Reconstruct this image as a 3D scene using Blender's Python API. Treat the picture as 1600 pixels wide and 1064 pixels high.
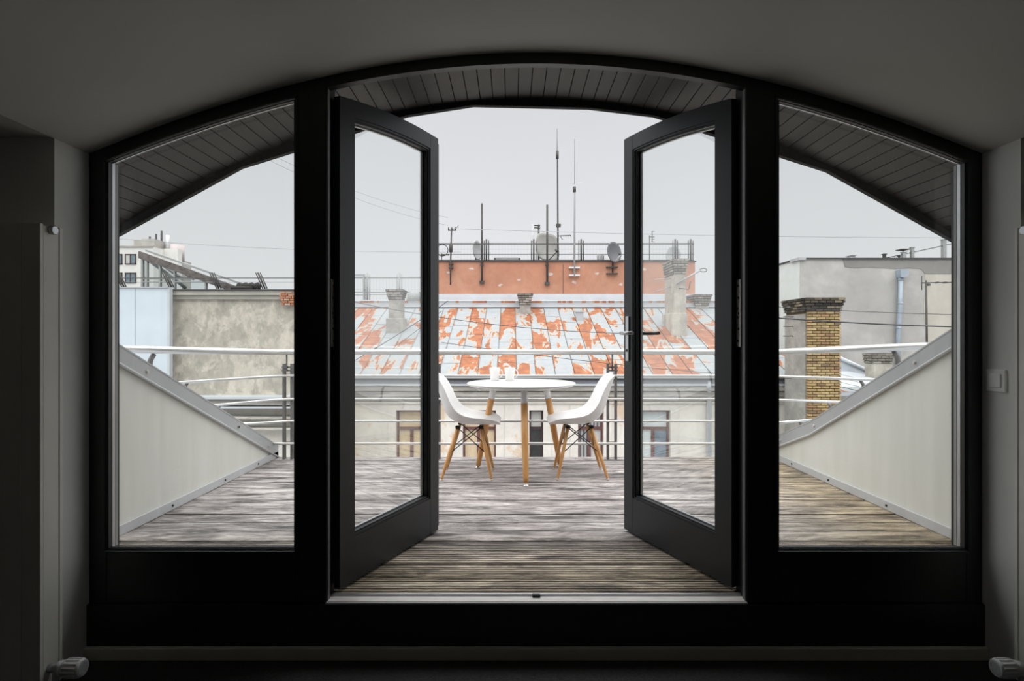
import bpy, bmesh, math, random
from mathutils import Vector, Matrix
random.seed(7)
R = math.radians
for o in list(bpy.data.objects):
    bpy.data.objects.remove(o)
SC = bpy.context.scene
COL = SC.collection

# ------------------------------------------------------------------ camera, sky, sun, exposure
F, EYE = 880.0, 1.07            # focal length in pixels of the 1600x1064 frame, eye height above the deck
cam = bpy.data.cameras.new('camera')
cam.sensor_width = 36.0
cam.lens = F * 36.0 / 1600.0
cam.clip_start = 0.05
cam.clip_end = 500
camo = bpy.data.objects.new('camera', cam)
camo.location = (0, 0, EYE)
camo.rotation_euler = (R(90), 0, 0)
COL.objects.link(camo)
SC.camera = camo

w = bpy.data.worlds.new('overcast_sky')
SC.world = w
w.use_nodes = True
nt = w.node_tree
bg = nt.nodes['Background']
tc = nt.nodes.new('ShaderNodeTexCoord')
sp = nt.nodes.new('ShaderNodeSeparateXYZ')
nt.links.new(tc.outputs['Generated'], sp.inputs[0])
rp = nt.nodes.new('ShaderNodeValToRGB')
nt.links.new(sp.outputs['Z'], rp.inputs[0])
rp.color_ramp.elements[0].position = 0.0
rp.color_ramp.elements[0].color = (0.785, 0.795, 0.815, 1)
rp.color_ramp.elements[1].position = 0.45
rp.color_ramp.elements[1].color = (0.59, 0.605, 0.63, 1)
nz = nt.nodes.new('ShaderNodeTexNoise')
nz.inputs['Scale'].default_value = 2.2
nz.inputs['Detail'].default_value = 3
nt.links.new(tc.outputs['Generated'], nz.inputs['Vector'])
mr = nt.nodes.new('ShaderNodeMapRange')
mr.inputs['To Min'].default_value = 0.94
mr.inputs['To Max'].default_value = 1.06
nt.links.new(nz.outputs['Fac'], mr.inputs['Value'])
mx = nt.nodes.new('ShaderNodeVectorMath')
mx.operation = 'SCALE'
nt.links.new(rp.outputs['Color'], mx.inputs[0])
nt.links.new(mr.outputs['Result'], mx.inputs['Scale'])
nt.links.new(mx.outputs[0], bg.inputs['Color'])
bg.inputs['Strength'].default_value = 1.0

sun = bpy.data.lights.new('veiled_sun', 'SUN')
sun.energy = 5.3
sun.angle = R(118)
sun.color = (1.0, 0.985, 0.96)
suno = bpy.data.objects.new('veiled_sun', sun)
suno.rotation_euler = (R(10), R(-3), 0)     # high, veiled by cloud, behind the camera
COL.objects.link(suno)

SC.cycles.max_bounces = 16
SC.cycles.diffuse_bounces = 9
SC.cycles.transparent_max_bounces = 24
vs = SC.view_settings
vs.view_transform = 'Standard'
vs.look = 'None'
vs.exposure = 0.16
vs.gamma = 1.0
vs.use_curve_mapping = False

# ------------------------------------------------------------------ materials
M = {}

class NB:
    def __init__(s, name):
        m = bpy.data.materials.new(name)
        m.use_nodes = True
        s.m, s.t = m, m.node_tree
        s.b = s.t.nodes['Principled BSDF']
        s.o = s.t.nodes['Material Output']
    def n(s, kind, **kw):
        x = s.t.nodes.new('ShaderNode' + kind)
        for k, v in kw.items():
            if k in x.inputs:
                x.inputs[k].default_value = v
            else:
                setattr(x, k, v)
        return x
    def l(s, a, b):
        s.t.links.new(a, b)
    def pos(s, scale=(1, 1, 1), rnd=0.0):
        g = s.n('NewGeometry')
        out = g.outputs['Position']
        if rnd:
            oi = s.n('ObjectInfo')
            c = s.n('CombineXYZ')
            mu = s.n('Math', operation='MULTIPLY')
            mu.inputs[1].default_value = rnd
            s.l(oi.outputs['Random'], mu.inputs[0])
            s.l(mu.outputs[0], c.inputs[0])
            s.l(mu.outputs[0], c.inputs[2])
            a = s.n('VectorMath', operation='ADD')
            s.l(out, a.inputs[0]); s.l(c.outputs[0], a.inputs[1])
            out = a.outputs[0]
        v = s.n('VectorMath', operation='MULTIPLY')
        s.l(out, v.inputs[0])
        v.inputs[1].default_value = scale
        return v.outputs[0]
    def noise(s, vec, scale=1.0, detail=4, rough=0.55, dist=0.0):
        x = s.n('TexNoise')
        x.inputs['Scale'].default_value = scale
        x.inputs['Detail'].default_value = detail
        x.inputs['Roughness'].default_value = rough
        x.inputs['Distortion'].default_value = dist
        s.l(vec, x.inputs['Vector'])
        return x.outputs['Fac']
    def ramp(s, fac, stops, interp='LINEAR'):
        x = s.n('ValToRGB')
        cr = x.color_ramp
        cr.interpolation = interp
        while len(cr.elements) < len(stops):
            cr.elements.new(0.5)
        for e, (p, c) in zip(cr.elements, stops):
            e.position = p
            e.color = (c[0], c[1], c[2], 1) if not isinstance(c, (int, float)) else (c, c, c, 1)
        s.l(fac, x.inputs[0])
        return x.outputs['Color']
    def mix(s, fac, a, b, mode='MIX'):
        x = s.n('Mix', data_type='RGBA', blend_type=mode)
        for sock, v in ((x.inputs[0], fac), (x.inputs[6], a), (x.inputs[7], b)):
            if hasattr(v, 'links'):
                s.l(v, sock)
            elif isinstance(v, (int, float)):
                sock.default_value = v
            else:
                sock.default_value = (v[0], v[1], v[2], 1)
        return x.outputs[2]
    def bump(s, h, strength=0.3, dist=0.01):
        x = s.n('Bump')
        x.inputs['Strength'].default_value = strength
        x.inputs['Distance'].default_value = dist
        s.l(h, x.inputs['Height'])
        s.l(x.outputs[0], s.b.inputs['Normal'])
    def col(s, c):
        if hasattr(c, 'links'):
            s.l(c, s.b.inputs['Base Color'])
        else:
            s.b.inputs['Base Color'].default_value = (c[0], c[1], c[2], 1)

def simple(name, c, rough=0.5, metal=0.0, var=0.0, scale=6.0, bump=0.0, vec=(1, 1, 1)):
    b = NB(name)
    b.b.inputs['Roughness'].default_value = rough
    b.b.inputs['Metallic'].default_value = metal
    f = b.noise(b.pos(vec), scale, 5)
    lo = tuple(x * (1 - var) for x in c)
    hi = tuple(min(1, x * (1 + var)) for x in c)
    b.col(b.ramp(f, [(0.3, lo), (0.7, hi)]))
    if bump:
        b.bump(f, bump, 0.004)
    M[name] = b.m
    return b.m

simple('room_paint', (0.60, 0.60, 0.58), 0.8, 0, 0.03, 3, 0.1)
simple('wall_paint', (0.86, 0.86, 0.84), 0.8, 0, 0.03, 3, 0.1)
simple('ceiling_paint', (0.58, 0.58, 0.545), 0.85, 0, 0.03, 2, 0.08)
simple('floor_carpet', (0.05, 0.05, 0.052), 0.95, 0, 0.35, 120, 0.4)
simple('black_paint', (0.0125, 0.0135, 0.016), 0.38, 0, 0.1, 9, 0.03)
simple('door_paint', (0.022, 0.024, 0.028), 0.42, 0, 0.12, 9, 0.03)
simple('sill_wood', (0.86, 0.83, 0.80), 0.5, 0, 0.16, 9, 0.1, (1, 6, 1))
simple('lit_edge_grey', (0.13, 0.13, 0.135), 0.4, 0, 0.05, 9)  # lighter grey that paints outdoor light onto the door jamb edges
simple('base_trim', (0.62, 0.61, 0.54), 0.5, 0, 0.04, 5)
simple('alu', (0.6, 0.61, 0.63), 0.35, 0.8, 0.05, 10)
simple('casing_grey', (0.42, 0.43, 0.42), 0.5, 0.0, 0.05, 10)
simple('radiator', (0.88, 0.86, 0.80), 0.45, 0, 0.03, 6)
simple('valve_plastic', (0.84, 0.84, 0.86), 0.45, 0, 0.03, 20)
simple('valve_face', (0.62, 0.63, 0.65), 0.5, 0, 0.2, 200)
simple('switch_plastic', (0.90, 0.90, 0.89), 0.35, 0, 0.02, 10)
simple('hinge_steel', (0.62, 0.59, 0.57), 0.5, 0.2, 0.1, 40)
simple('screw_dark', (0.02, 0.02, 0.02), 0.5, 0.3)
simple('handle_steel', (0.55, 0.56, 0.57), 0.3, 0.85, 0.05, 30)
simple('flashing', (0.47, 0.48, 0.50), 0.42, 0.15, 0.06, 2.5)
simple('flashing_light', (0.60, 0.61, 0.63), 0.45, 0.1, 0.06, 2.5)
simple('rail_steel', (0.68, 0.68, 0.67), 0.30, 0.55, 0.04, 8)
simple('post_steel', (0.17, 0.165, 0.16), 0.55, 0.4, 0.25, 12)
simple('rusty_clip', (0.22, 0.08, 0.05), 0.8, 0.1, 0.4, 40)
simple('white_plastic', (0.87, 0.87, 0.87), 0.33, 0, 0.01, 4)
simple('table_white', (0.74, 0.74, 0.74), 0.25, 0, 0.01, 4)
simple('mug_ceramic', (0.80, 0.80, 0.79), 0.15, 0, 0.01, 4)
simple('wire_black', (0.015, 0.015, 0.016), 0.45, 0.4)
simple('cable_dark', (0.06, 0.06, 0.065), 0.6)
simple('cable_pale', (0.32, 0.33, 0.35), 0.6)
simple('chrome', (0.75, 0.76, 0.78), 0.12, 1.0)
simple('antenna_dark', (0.07, 0.068, 0.066), 0.6, 0.3, 0.2, 10)
simple('antenna_pale', (0.62, 0.63, 0.64), 0.5, 0.3, 0.1, 10)
simple('antenna_mid', (0.16, 0.16, 0.165), 0.6, 0.2)
simple('antenna_light', (0.40, 0.40, 0.41), 0.6, 0.2)
simple('dish_pale', (0.37, 0.37, 0.35), 0.55, 0.0, 0.08, 3)
simple('dish_grey', (0.11, 0.115, 0.125), 0.5, 0.0, 0.05, 3)
simple('dish_mid', (0.38, 0.39, 0.40), 0.5, 0.0, 0.05, 3)
simple('window_frame_brown', (0.13, 0.055, 0.05), 0.6, 0, 0.3, 12)
simple('window_frame_dark', (0.05, 0.03, 0.032), 0.6, 0, 0.3, 12)
simple('curtain_beige', (0.62, 0.50, 0.34), 0.8, 0, 0.10, 8, 0, (6, 1, 1))
simple('curtain_grey', (0.50, 0.50, 0.48), 0.8, 0, 0.12, 8, 0, (10, 1, 1))
simple('curtain_pale', (0.62, 0.68, 0.68), 0.8, 0, 0.08, 8, 0, (10, 1, 1))
simple('glass_dark', (0.035, 0.035, 0.035), 0.08, 0, 0.4, 3)
simple('glass_blue', (0.16, 0.22, 0.27), 0.1, 0, 0.3, 3)
simple('mortar', (0.11, 0.085, 0.055), 0.95, 0, 0.3, 14, 0.5)
simple('cap_mortar', (0.06, 0.055, 0.045), 0.95, 0, 0.4, 14, 0.5)
simple('blue_panel', (0.58, 0.645, 0.70), 0.5, 0, 0.05, 1.5)
simple('office_wall', (0.74, 0.73, 0.70), 0.8, 0, 0.05, 2)
simple('office_tower', (0.60, 0.53, 0.53), 0.8, 0, 0.05, 1)
simple('office_box', (0.42, 0.40, 0.37), 0.8, 0, 0.15, 1)
simple('beam_slate', (0.13, 0.115, 0.11), 0.9, 0, 0.45, 16, 0.3)
simple('greenhouse_frame', (0.33, 0.34, 0.34), 0.6, 0.2, 0.1, 5)
simple('bitumen', (0.035, 0.033, 0.033), 0.9, 0, 0.5, 26, 0.6)
simple('pipe_blue', (0.36, 0.42, 0.49), 0.45, 0.2, 0.08, 4)
simple('tin_roof', (0.52, 0.55, 0.60), 0.5, 0.15, 0.10, 1.2)
simple('tin_white', (0.54, 0.57, 0.60), 0.5, 0.1, 0.07, 1.5)
simple('ground_asphalt', (0.13, 0.13, 0.13), 0.9, 0, 0.2, 1)
simple('flashing_dark', (0.17, 0.18, 0.20), 0.5, 0.1, 0.15, 3)
simple('roof_felt', (0.10, 0.10, 0.10), 0.95, 0, 0.3, 20, 0.5)

# glass: clear, with a Fresnel reflection
def glass_mat(name, tint, ior):
    b = NB(name)
    b.t.nodes.remove(b.b)
    tr = b.n('BsdfTransparent', Color=(tint[0], tint[1], tint[2], 1))
    gl = b.n('BsdfGlossy', Roughness=0.0, Color=(1, 1, 1, 1))
    ge = b.n('NewGeometry')
    dt = b.n('VectorMath', operation='DOT_PRODUCT')
    b.l(ge.outputs['Normal'], dt.inputs[0]); b.l(ge.outputs['Incoming'], dt.inputs[1])
    ab = b.n('Math', operation='ABSOLUTE'); b.l(dt.outputs['Value'], ab.inputs[0])
    om = b.n('Math', operation='SUBTRACT'); om.inputs[0].default_value = 1.0; b.l(ab.outputs[0], om.inputs[1])
    pw_ = b.n('Math', operation='POWER'); b.l(om.outputs[0], pw_.inputs[0]); pw_.inputs[1].default_value = 5.0
    f0 = ((ior - 1) / (ior + 1)) ** 2
    fr = b.n('Math', operation='MULTIPLY_ADD'); b.l(pw_.outputs[0], fr.inputs[0])
    fr.inputs[1].default_value = 1 - f0; fr.inputs[2].default_value = f0
    ms = b.n('MixShader')
    b.l(fr.outputs[0], ms.inputs[0]); b.l(tr.outputs[0], ms.inputs[1]); b.l(gl.outputs[0], ms.inputs[2])
    b.l(ms.outputs[0], b.o.inputs['Surface'])
    M[name] = b.m
glass_mat('glass', (0.965, 0.975, 0.97), 1.55)
glass_mat('double_glass', (0.955, 0.965, 0.96), 1.95)
glass_mat('thin_glass', (0.85, 0.88, 0.88), 1.5)

# weathered grooved decking
b = NB('deck_wood')
b.b.inputs['Roughness'].default_value = 0.62
wob = b.noise(b.pos((1.1, 3.0, 0), 23.0), 1.3, 3)
pv = b.n('VectorMath', operation='MULTIPLY_ADD')
cw = b.n('CombineXYZ'); b.l(wob, cw.inputs[1])
b.l(cw.outputs[0], pv.inputs[0]); pv.inputs[1].default_value = (0, 1.6, 0)
b.l(b.pos((2.1, 11, 0), 23.0), pv.inputs[2])
g1 = b.noise(pv.outputs[0], 1.5, 12, 0.76, 0.8)
g2 = b.noise(b.pos((2.4, 34, 0), 31.0), 1.0, 6, 0.75, 0.9)
blot = b.noise(b.pos((0.9, 2.6, 0), 13.0), 1.6, 5, 0.65, 0.6)
c = b.ramp(g1, [(0.31, (0.05, 0.044, 0.043)), (0.41, (0.18, 0.16, 0.156)), (0.51, (0.40, 0.366, 0.356)), (0.64, (0.68, 0.64, 0.62))])
c = b.mix(0.65, c, b.ramp(g2, [(0.39, 0.16), (0.50, 1.0)]), 'MULTIPLY')
c = b.mix(1.0, c, b.ramp(blot, [(0.30, 0.42), (0.47, 0.95), (0.7, 1.25)]), 'MULTIPLY')
oi = b.n('ObjectInfo')
c = b.mix(1.0, c, b.ramp(oi.outputs['Random'], [(0.0, 0.82), (1.0, 1.16)]), 'MULTIPLY')
vo = b.n('TexVoronoi', feature='F1', voronoi_dimensions='2D')
kv = b.n('VectorMath', operation='MULTIPLY_ADD')
b.l(cw.outputs[0], kv.inputs[0]); kv.inputs[1].default_value = (0, 0.8, 0)
b.l(b.pos((1.25, 5.0, 0.0), 17.0), kv.inputs[2])
b.l(kv.outputs[0], vo.inputs['Vector'])
vo.inputs['Scale'].default_value = 1.0
kn = b.ramp(vo.outputs['Distance'], [(0.03, 0.05), (0.065, 0.55), (0.10, 0.12), (0.21, 1.0)])
c = b.mix(0.8, c, kn, 'MULTIPLY')
# olive-yellow weathering where the roof keeps the rain off: by the door (also brightened there against the overhang's shade) and along the right parapet
g_ = b.n('NewGeometry')
sx_ = b.n('SeparateXYZ'); b.l(g_.outputs['Position'], sx_.inputs[0])
my = b.n('MapRange'); my.inputs['From Min'].default_value = 3.15; my.inputs['From Max'].default_value = 2.55
b.l(sx_.outputs['Y'], my.inputs['Value'])
mxx = b.n('MapRange'); mxx.inputs['From Min'].default_value = 1.3; mxx.inputs['From Max'].default_value = 2.1
b.l(sx_.outputs['X'], mxx.inputs['Value'])
c = b.mix(mxx.outputs[0], c, b.mix(1.0, c, (0.92, 0.81, 0.58), 'MULTIPLY'))
c = b.mix(my.outputs[0], c, b.mix(1.0, c, (1.28, 1.16, 0.88), 'MULTIPLY'))
b.col(c)
b.bump(g1, 0.25, 0.004)
M['deck_wood'] = b.m

# stained soffit boards
b = NB('soffit_wood')
b.b.inputs['Roughness'].default_value = 0.5
g = b.noise(b.pos((26, 1.6, 26), 9.0), 1.0, 7, 0.65, 0.8)
oi = b.n('ObjectInfo')
c = b.ramp(g, [(0.3, (0.016, 0.0125, 0.0118)), (0.7, (0.034, 0.027, 0.0255))])
c = b.mix(1.0, c, b.ramp(oi.outputs['Random'], [(0.0, 0.75), (1.0, 1.25)]), 'MULTIPLY')
b.col(c)
M['soffit_wood'] = b.m
simple('deck_side_dark', (0.022, 0.019, 0.018), 0.95, 0, 0.4, 20)
simple('soffit_edge', (0.022, 0.021, 0.022), 0.85, 0, 0.8, 90, 0.5)

# parapet paint, streaked
b = NB('parapet_paint')
b.b.inputs['Roughness'].default_value = 0.6
f1 = b.noise(b.pos((1.5, 7, 0.7)), 1.0, 5, 0.6)
f2 = b.noise(b.pos((1, 1.3, 1)), 1.4, 4)
c = b.ramp(f1, [(0.3, (0.74, 0.74, 0.70)), (0.65, (0.82, 0.82, 0.785))])
c = b.mix(0.5, c, b.ramp(f2, [(0.3, (0.9, 0.9, 0.86)), (0.7, (1, 1, 1))]), 'MULTIPLY')
b.col(c); b.bump(f2, 0.15, 0.02)
M['parapet_paint'] = b.m

def plaster(name, base, patch, patch_lo, patch_hi, dirt=0.7, scale=0.7, seed=0.0, stretch=(1, 1, 1)):
    b = NB(name)
    b.b.inputs['Roughness'].default_value = 0.9
    v = b.pos(stretch)
    a = b.n('VectorMath', operation='ADD')
    a.inputs[1].default_value = (seed, seed * 0.7, seed * 1.3)
    b.l(v, a.inputs[0]); v = a.outputs[0]
    f1 = b.noise(v, scale, 8, 0.66, 0.5)
    f2 = b.noise(v, scale * 2.7, 8, 0.7, 0.3)
    c = b.mix(b.ramp(f1, [(patch_lo, 0.0), (patch_hi, 1.0)]), base, patch)
    c = b.mix(1.0, c, b.ramp(f2, [(0.3, dirt), (0.62, 1.0), (0.8, 1.06)]), 'MULTIPLY')
    b.col(c)
    b.bump(f2, 0.3, 0.03)
    M[name] = b.m
plaster('facade_plaster', (0.74, 0.71, 0.65), (0.68, 0.54, 0.41), 0.56, 0.60, 0.80, 0.62, 4.2)
plaster('cornice_plaster', (0.42, 0.40, 0.36), (0.58, 0.555, 0.51), 0.5, 0.56, 0.62, 1.4, 2.0, (0.4, 1, 2.5))
plaster('annex_plaster', (0.46, 0.43, 0.37), (0.60, 0.555, 0.475), 0.46, 0.52, 0.66, 2.0, 9.0, (1, 1, 0.7))
plaster('annex_cornice', (0.46, 0.44, 0.39), (0.54, 0.51, 0.46), 0.5, 0.6, 0.75, 1.0, 5.0, (0.5, 1, 2))
plaster('grey_render', (0.44, 0.425, 0.41), (0.53, 0.51, 0.485), 0.45, 0.56, 0.80, 0.35, 3.0)
plaster('grey_patch', (0.25, 0.242, 0.232), (0.29, 0.28, 0.268), 0.45, 0.6, 0.85, 0.6, 6.0)
plaster('beige_patch', (0.50, 0.465, 0.41), (0.56, 0.53, 0.47), 0.45, 0.6, 0.9, 0.6, 8.0)
plaster('pale_side', (0.74, 0.78, 0.76), (0.78, 0.80, 0.78), 0.45, 0.6, 0.92, 0.5, 8.0)
plaster('orange_render', (0.47, 0.225, 0.145), (0.52, 0.28, 0.19), 0.45, 0.62, 0.80, 0.45, 1.0)
plaster('orange_chip', (0.62, 0.52, 0.46), (0.55, 0.45, 0.40), 0.45, 0.6, 0.8, 3.0, 1.0)
plaster('chimney_plaster', (0.43, 0.405, 0.35), (0.52, 0.49, 0.43), 0.5, 0.56, 0.70, 1.3, 2.0)
plaster('stack_plaster', (0.36, 0.345, 0.32), (0.43, 0.41, 0.375), 0.5, 0.56, 0.68, 1.6, 7.0)

# galvanised sheet with rust
b = NB('rusty_tin')
oi = b.n('ObjectInfo')
g_ = b.n('NewGeometry')
sx_ = b.n('SeparateXYZ'); b.l(g_.outputs['Position'], sx_.inputs[0])
def mth(op, x, y=0.0, z=0.0):
    n_ = b.n('Math', operation=op)
    for k_, v_ in enumerate((x, y, z)):
        if hasattr(v_, 'links'): b.l(v_, n_.inputs[k_])
        else: n_.inputs[k_].default_value = v_
    return n_.outputs[0]
colm = mth('FLOOR', mth('DIVIDE', mth('SUBTRACT', 8.2977, sx_.outputs['X']), 0.545))
cshift = mth('MULTIPLY', colm, 7.31)
cv = b.n('CombineXYZ')
b.l(mth('MULTIPLY_ADD', sx_.outputs['X'], 1.9, cshift), cv.inputs[0])
b.l(mth('MULTIPLY_ADD', sx_.outputs['Y'], 0.62, mth('MULTIPLY', colm, 0.35)), cv.inputs[1])
big = b.noise(cv.outputs[0], 1.0, 5, 0.6, 0.7)
wn_ = b.n('TexWhiteNoise', noise_dimensions='1D'); b.l(colm, wn_.inputs['W'])
fine = b.noise(b.pos((6, 3, 0)), 1.6, 4, 0.6)
f_ = mth('ADD', big, mth('MULTIPLY_ADD', fine, 0.14, -0.07))
f_ = mth('ADD', f_, mth('MULTIPLY_ADD', wn_.outputs['Value'], 0.16, -0.065))
f_ = mth('ADD', f_, mth('MULTIPLY_ADD', oi.outputs['Random'], 0.10, -0.05))
tone = b.noise(b.pos((3, 3, 0), 5.0), 1.5, 5)
zinc = b.ramp(tone, [(0.3, (0.26, 0.285, 0.30)), (0.7, (0.305, 0.328, 0.34))])
rust = b.ramp(tone, [(0.3, (0.185, 0.062, 0.03)), (0.52, (0.30, 0.095, 0.030)), (0.75, (0.40, 0.165, 0.052))])
cream = (0.38, 0.315, 0.23)
f = f_
c = b.mix(b.ramp(f, [(0.525, 0.0), (0.535, 1.0)]), zinc, cream)
c = b.mix(b.ramp(f, [(0.545, 0.0), (0.556, 1.0)]), c, rust)
b.col(c)
b.b.inputs['Roughness'].default_value = 0.6
M['rusty_tin'] = b.m

# bricks: colour by piece
def brick_mat(name, stops):
    b = NB(name)
    b.b.inputs['Roughness'].default_value = 0.92
    oi = b.n('ObjectInfo')
    c = b.ramp(oi.outputs['Random'], stops)
    f = b.noise(b.pos((1, 1, 1), 7), 14, 5)
    c = b.mix(0.8, c, b.ramp(f, [(0.3, 0.62), (0.7, 1.1)]), 'MULTIPLY')
    b.col(c); b.bump(f, 0.5, 0.01)
    M[name] = b.m
brick_mat('brick_yellow', [(0.0, (0.30, 0.20, 0.10)), (0.35, (0.46, 0.33, 0.16)), (0.65, (0.54, 0.41, 0.21)), (0.85, (0.44, 0.25, 0.13)), (1.0, (0.20, 0.15, 0.10))])
brick_mat('brick_cap', [(0.0, (0.03, 0.027, 0.024)), (0.5, (0.06, 0.053, 0.043)), (0.85, (0.12, 0.10, 0.075)), (1.0, (0.30, 0.25, 0.17))])
brick_mat('brick_red', [(0.0, (0.40, 0.14, 0.07)), (0.6, (0.52, 0.24, 0.13)), (1.0, (0.50, 0.36, 0.27))])
brick_mat('brick_greyish', [(0.0, (0.16, 0.14, 0.12)), (0.6, (0.27, 0.25, 0.22)), (1.0, (0.38, 0.36, 0.32))])

# beech wood of table and chair legs
b = NB('beech')
b.b.inputs['Roughness'].default_value = 0.42
tcn = b.n('TexCoord')
vm = b.n('VectorMath', operation='MULTIPLY')
vm.inputs[1].default_value = (40, 40, 3)
b.l(tcn.outputs['Object'], vm.inputs[0])
g = b.noise(vm.outputs[0], 1.0, 5, 0.6, 0.4)
b.col(b.ramp(g, [(0.3, (0.62, 0.30, 0.095)), (0.7, (0.76, 0.42, 0.165))]))
M['beech'] = b.m

# striped blind
b = NB('blind_striped')
wvx = b.n('TexWave', wave_type='BANDS', bands_direction='X')
b.l(b.pos((1, 1, 1)), wvx.inputs['Vector'])
wvx.inputs['Scale'].default_value = 3.2
b.col(b.ramp(wvx.outputs['Fac'], [(0.3, (0.12, 0.12, 0.13)), (0.7, (0.42, 0.41, 0.40))]))
M['blind_striped'] = b.m

# ------------------------------------------------------------------ mesh helpers
WL = {}          # world location of empties and things

def wloc(o):
    return WL.get(o.name, Vector((0, 0, 0))) if o else Vector((0, 0, 0))

class MB:
    """collects geometry in world (or the thing's local) coordinates; build() makes one mesh object"""
    def __init__(s):
        s.v, s.f, s.sm = [], [], []
    def add(s, vs, fs, smooth=False):
        k = len(s.v)
        s.v += [tuple(v) for v in vs]
        s.f += [tuple(i + k for i in f) for f in fs]
        s.sm += [smooth] * len(fs)
        return s
    def box(s, x0, x1, y0, y1, z0, z1, mat4=None):
        vs = [Vector((x, y, z)) for z in (z0, z1) for y in (y0, y1) for x in (x0, x1)]
        if mat4 is not None:
            vs = [mat4 @ v for v in vs]
        return s.add(vs, [(0, 2, 3, 1), (4, 5, 7, 6), (0, 1, 5, 4), (1, 3, 7, 5), (3, 2, 6, 7), (2, 0, 4, 6)])
    def tube(s, pts, r, n=10, cap=True):
        pts = [Vector(p) for p in pts]
        rs = r if isinstance(r, (list, tuple)) else [r] * len(pts)
        rings, prev = [], None
        for i, p in enumerate(pts):
            d = (pts[min(i + 1, len(pts) - 1)] - pts[max(i - 1, 0)]).normalized()
            if prev is None:
                a = Vector((0, 0, 1)) if abs(d.z) < 0.9 else Vector((1, 0, 0))
                u = d.cross(a).normalized()
            else:
                u = (prev - d * prev.dot(d)).normalized()
            prev = u
            v = d.cross(u)
            rings.append([p + (u * math.cos(2 * math.pi * k / n) + v * math.sin(2 * math.pi * k / n)) * rs[i] for k in range(n)])
        vs = [q for rg in rings for q in rg]
        fs = []
        for i in range(len(pts) - 1):
            for k in range(n):
                a, b2 = i * n + k, i * n + (k + 1) % n
                fs.append((a, b2, b2 + n, a + n))
        s.add(vs, fs, True)
        if cap:
            base = len(s.v) - len(vs)
            s.f.append(tuple(base + k for k in reversed(range(n)))); s.sm.append(False)
            e = base + (len(pts) - 1) * n
            s.f.append(tuple(e + k for k in range(n))); s.sm.append(False)
        return s
    def lathe(s, prof, n=24, mat4=None, close=False):
        vs = [Vector((r * math.cos(2 * math.pi * k / n), r * math.sin(2 * math.pi * k / n), z)) for r, z in prof for k in range(n)]
        if mat4 is not None:
            vs = [mat4 @ v for v in vs]
        fs = []
        for i in range(len(prof) - 1):
            for k in range(n):
                a, b2 = i * n + k, i * n + (k + 1) % n
                fs.append((a, b2, b2 + n, a + n))
        return s.add(vs, fs, True)
    def bar(s, x0, x1, ft, fb, y0, y1, n=40):
        """bar curved in XZ: top ft(x), bottom fb(x), between depths y0 and y1"""
        vs, fs = [], []
        for i in range(n + 1):
            x = x0 + (x1 - x0) * i / n
            vs += [(x, y0, fb(x)), (x, y1, fb(x)), (x, y1, ft(x)), (x, y0, ft(x))]
        for i in range(n):
            a = i * 4
            for k in range(4):
                fs.append((a + k, a + (k + 1) % 4, a + 4 + (k + 1) % 4, a + 4 + k))
        fs += [(3, 2, 1, 0), (n * 4, n * 4 + 1, n * 4 + 2, n * 4 + 3)]
        return s.add(vs, fs)
    def prism(s, poly, axis, a0, a1):
        """polygon extruded along an axis; poly is in the two other axes (cyclic order kept x,y,z)"""
        def mk(p, a):
            if axis == 'x': return (a, p[0], p[1])
            if axis == 'y': return (p[0], a, p[1])
            return (p[0], p[1], a)
        n = len(poly)
        vs = [mk(p, a0) for p in poly] + [mk(p, a1) for p in poly]
        fs = [tuple(range(n)), tuple(reversed(range(n, 2 * n)))]
        fs += [(i, i + n, (i + 1) % n + n, (i + 1) % n) for i in range(n)]
        return s.add(vs, fs)
    def build(s, name, mat, parent=None, bevel=0.0, subsurf=0, solid=0.0):
        off = wloc(parent)
        me = bpy.data.meshes.new(name)
        me.from_pydata([(v[0] - off.x, v[1] - off.y, v[2] - off.z) for v in s.v], [], s.f)
        me.polygons.foreach_set('use_smooth', s.sm)
        bm = bmesh.new(); bm.from_mesh(me)
        bmesh.ops.recalc_face_normals(bm, faces=bm.faces)
        bm.to_mesh(me); bm.free()
        me.materials.append(M[mat])
        o = bpy.data.objects.new(name, me)
        COL.objects.link(o)
        if parent:
            o.parent = parent
            WL[o.name] = off
        else:
            WL[o.name] = Vector((0, 0, 0))
        if solid:
            md = o.modifiers.new('solidify', 'SOLIDIFY'); md.thickness = solid; md.offset = 0
        if bevel:
            md = o.modifiers.new('bevel', 'BEVEL'); md.width = bevel; md.segments = 2; md.limit_method = 'ANGLE'
        if subsurf:
            md = o.modifiers.new('subsurf', 'SUBSURF'); md.levels = subsurf; md.render_levels = subsurf
        return o

def tag(o, label, cat, group=None, kind=None):
    o['label'] = label
    o['category'] = cat
    if group: o['group'] = group
    if kind: o['kind'] = kind
    return o

def thing(name, loc, label, cat, group=None, kind=None):
    o = bpy.data.objects.new(name, None)
    o.empty_display_size = 0.1
    o.location = loc
    COL.objects.link(o)
    WL[o.name] = Vector(loc)
    return tag(o, label, cat, group, kind)

def put(mesh, name, parent, loc, rot=(0, 0, 0), scale=(1, 1, 1)):
    """another object on shared mesh data, at a world place"""
    o = bpy.data.objects.new(name, mesh)
    COL.objects.link(o)
    off = wloc(parent)
    o.parent = parent
    o.location = Vector(loc) - off
    o.rotation_euler = rot
    o.scale = scale
    WL[o.name] = Vector(loc)
    return o

def box(name, x0, x1, y0, y1, z0, z1, mat, parent=None, bevel=0.0):
    return MB().box(x0, x1, y0, y1, z0, z1).build(name, mat, parent, bevel)

def at(px, py, Y):
    return Vector(((px - 800) * Y / F, Y, EYE - (py - 532) * Y / F))
def ax(px, Y): return (px - 800) * Y / F
def az(py, Y): return EYE - (py - 532) * Y / F

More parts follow.
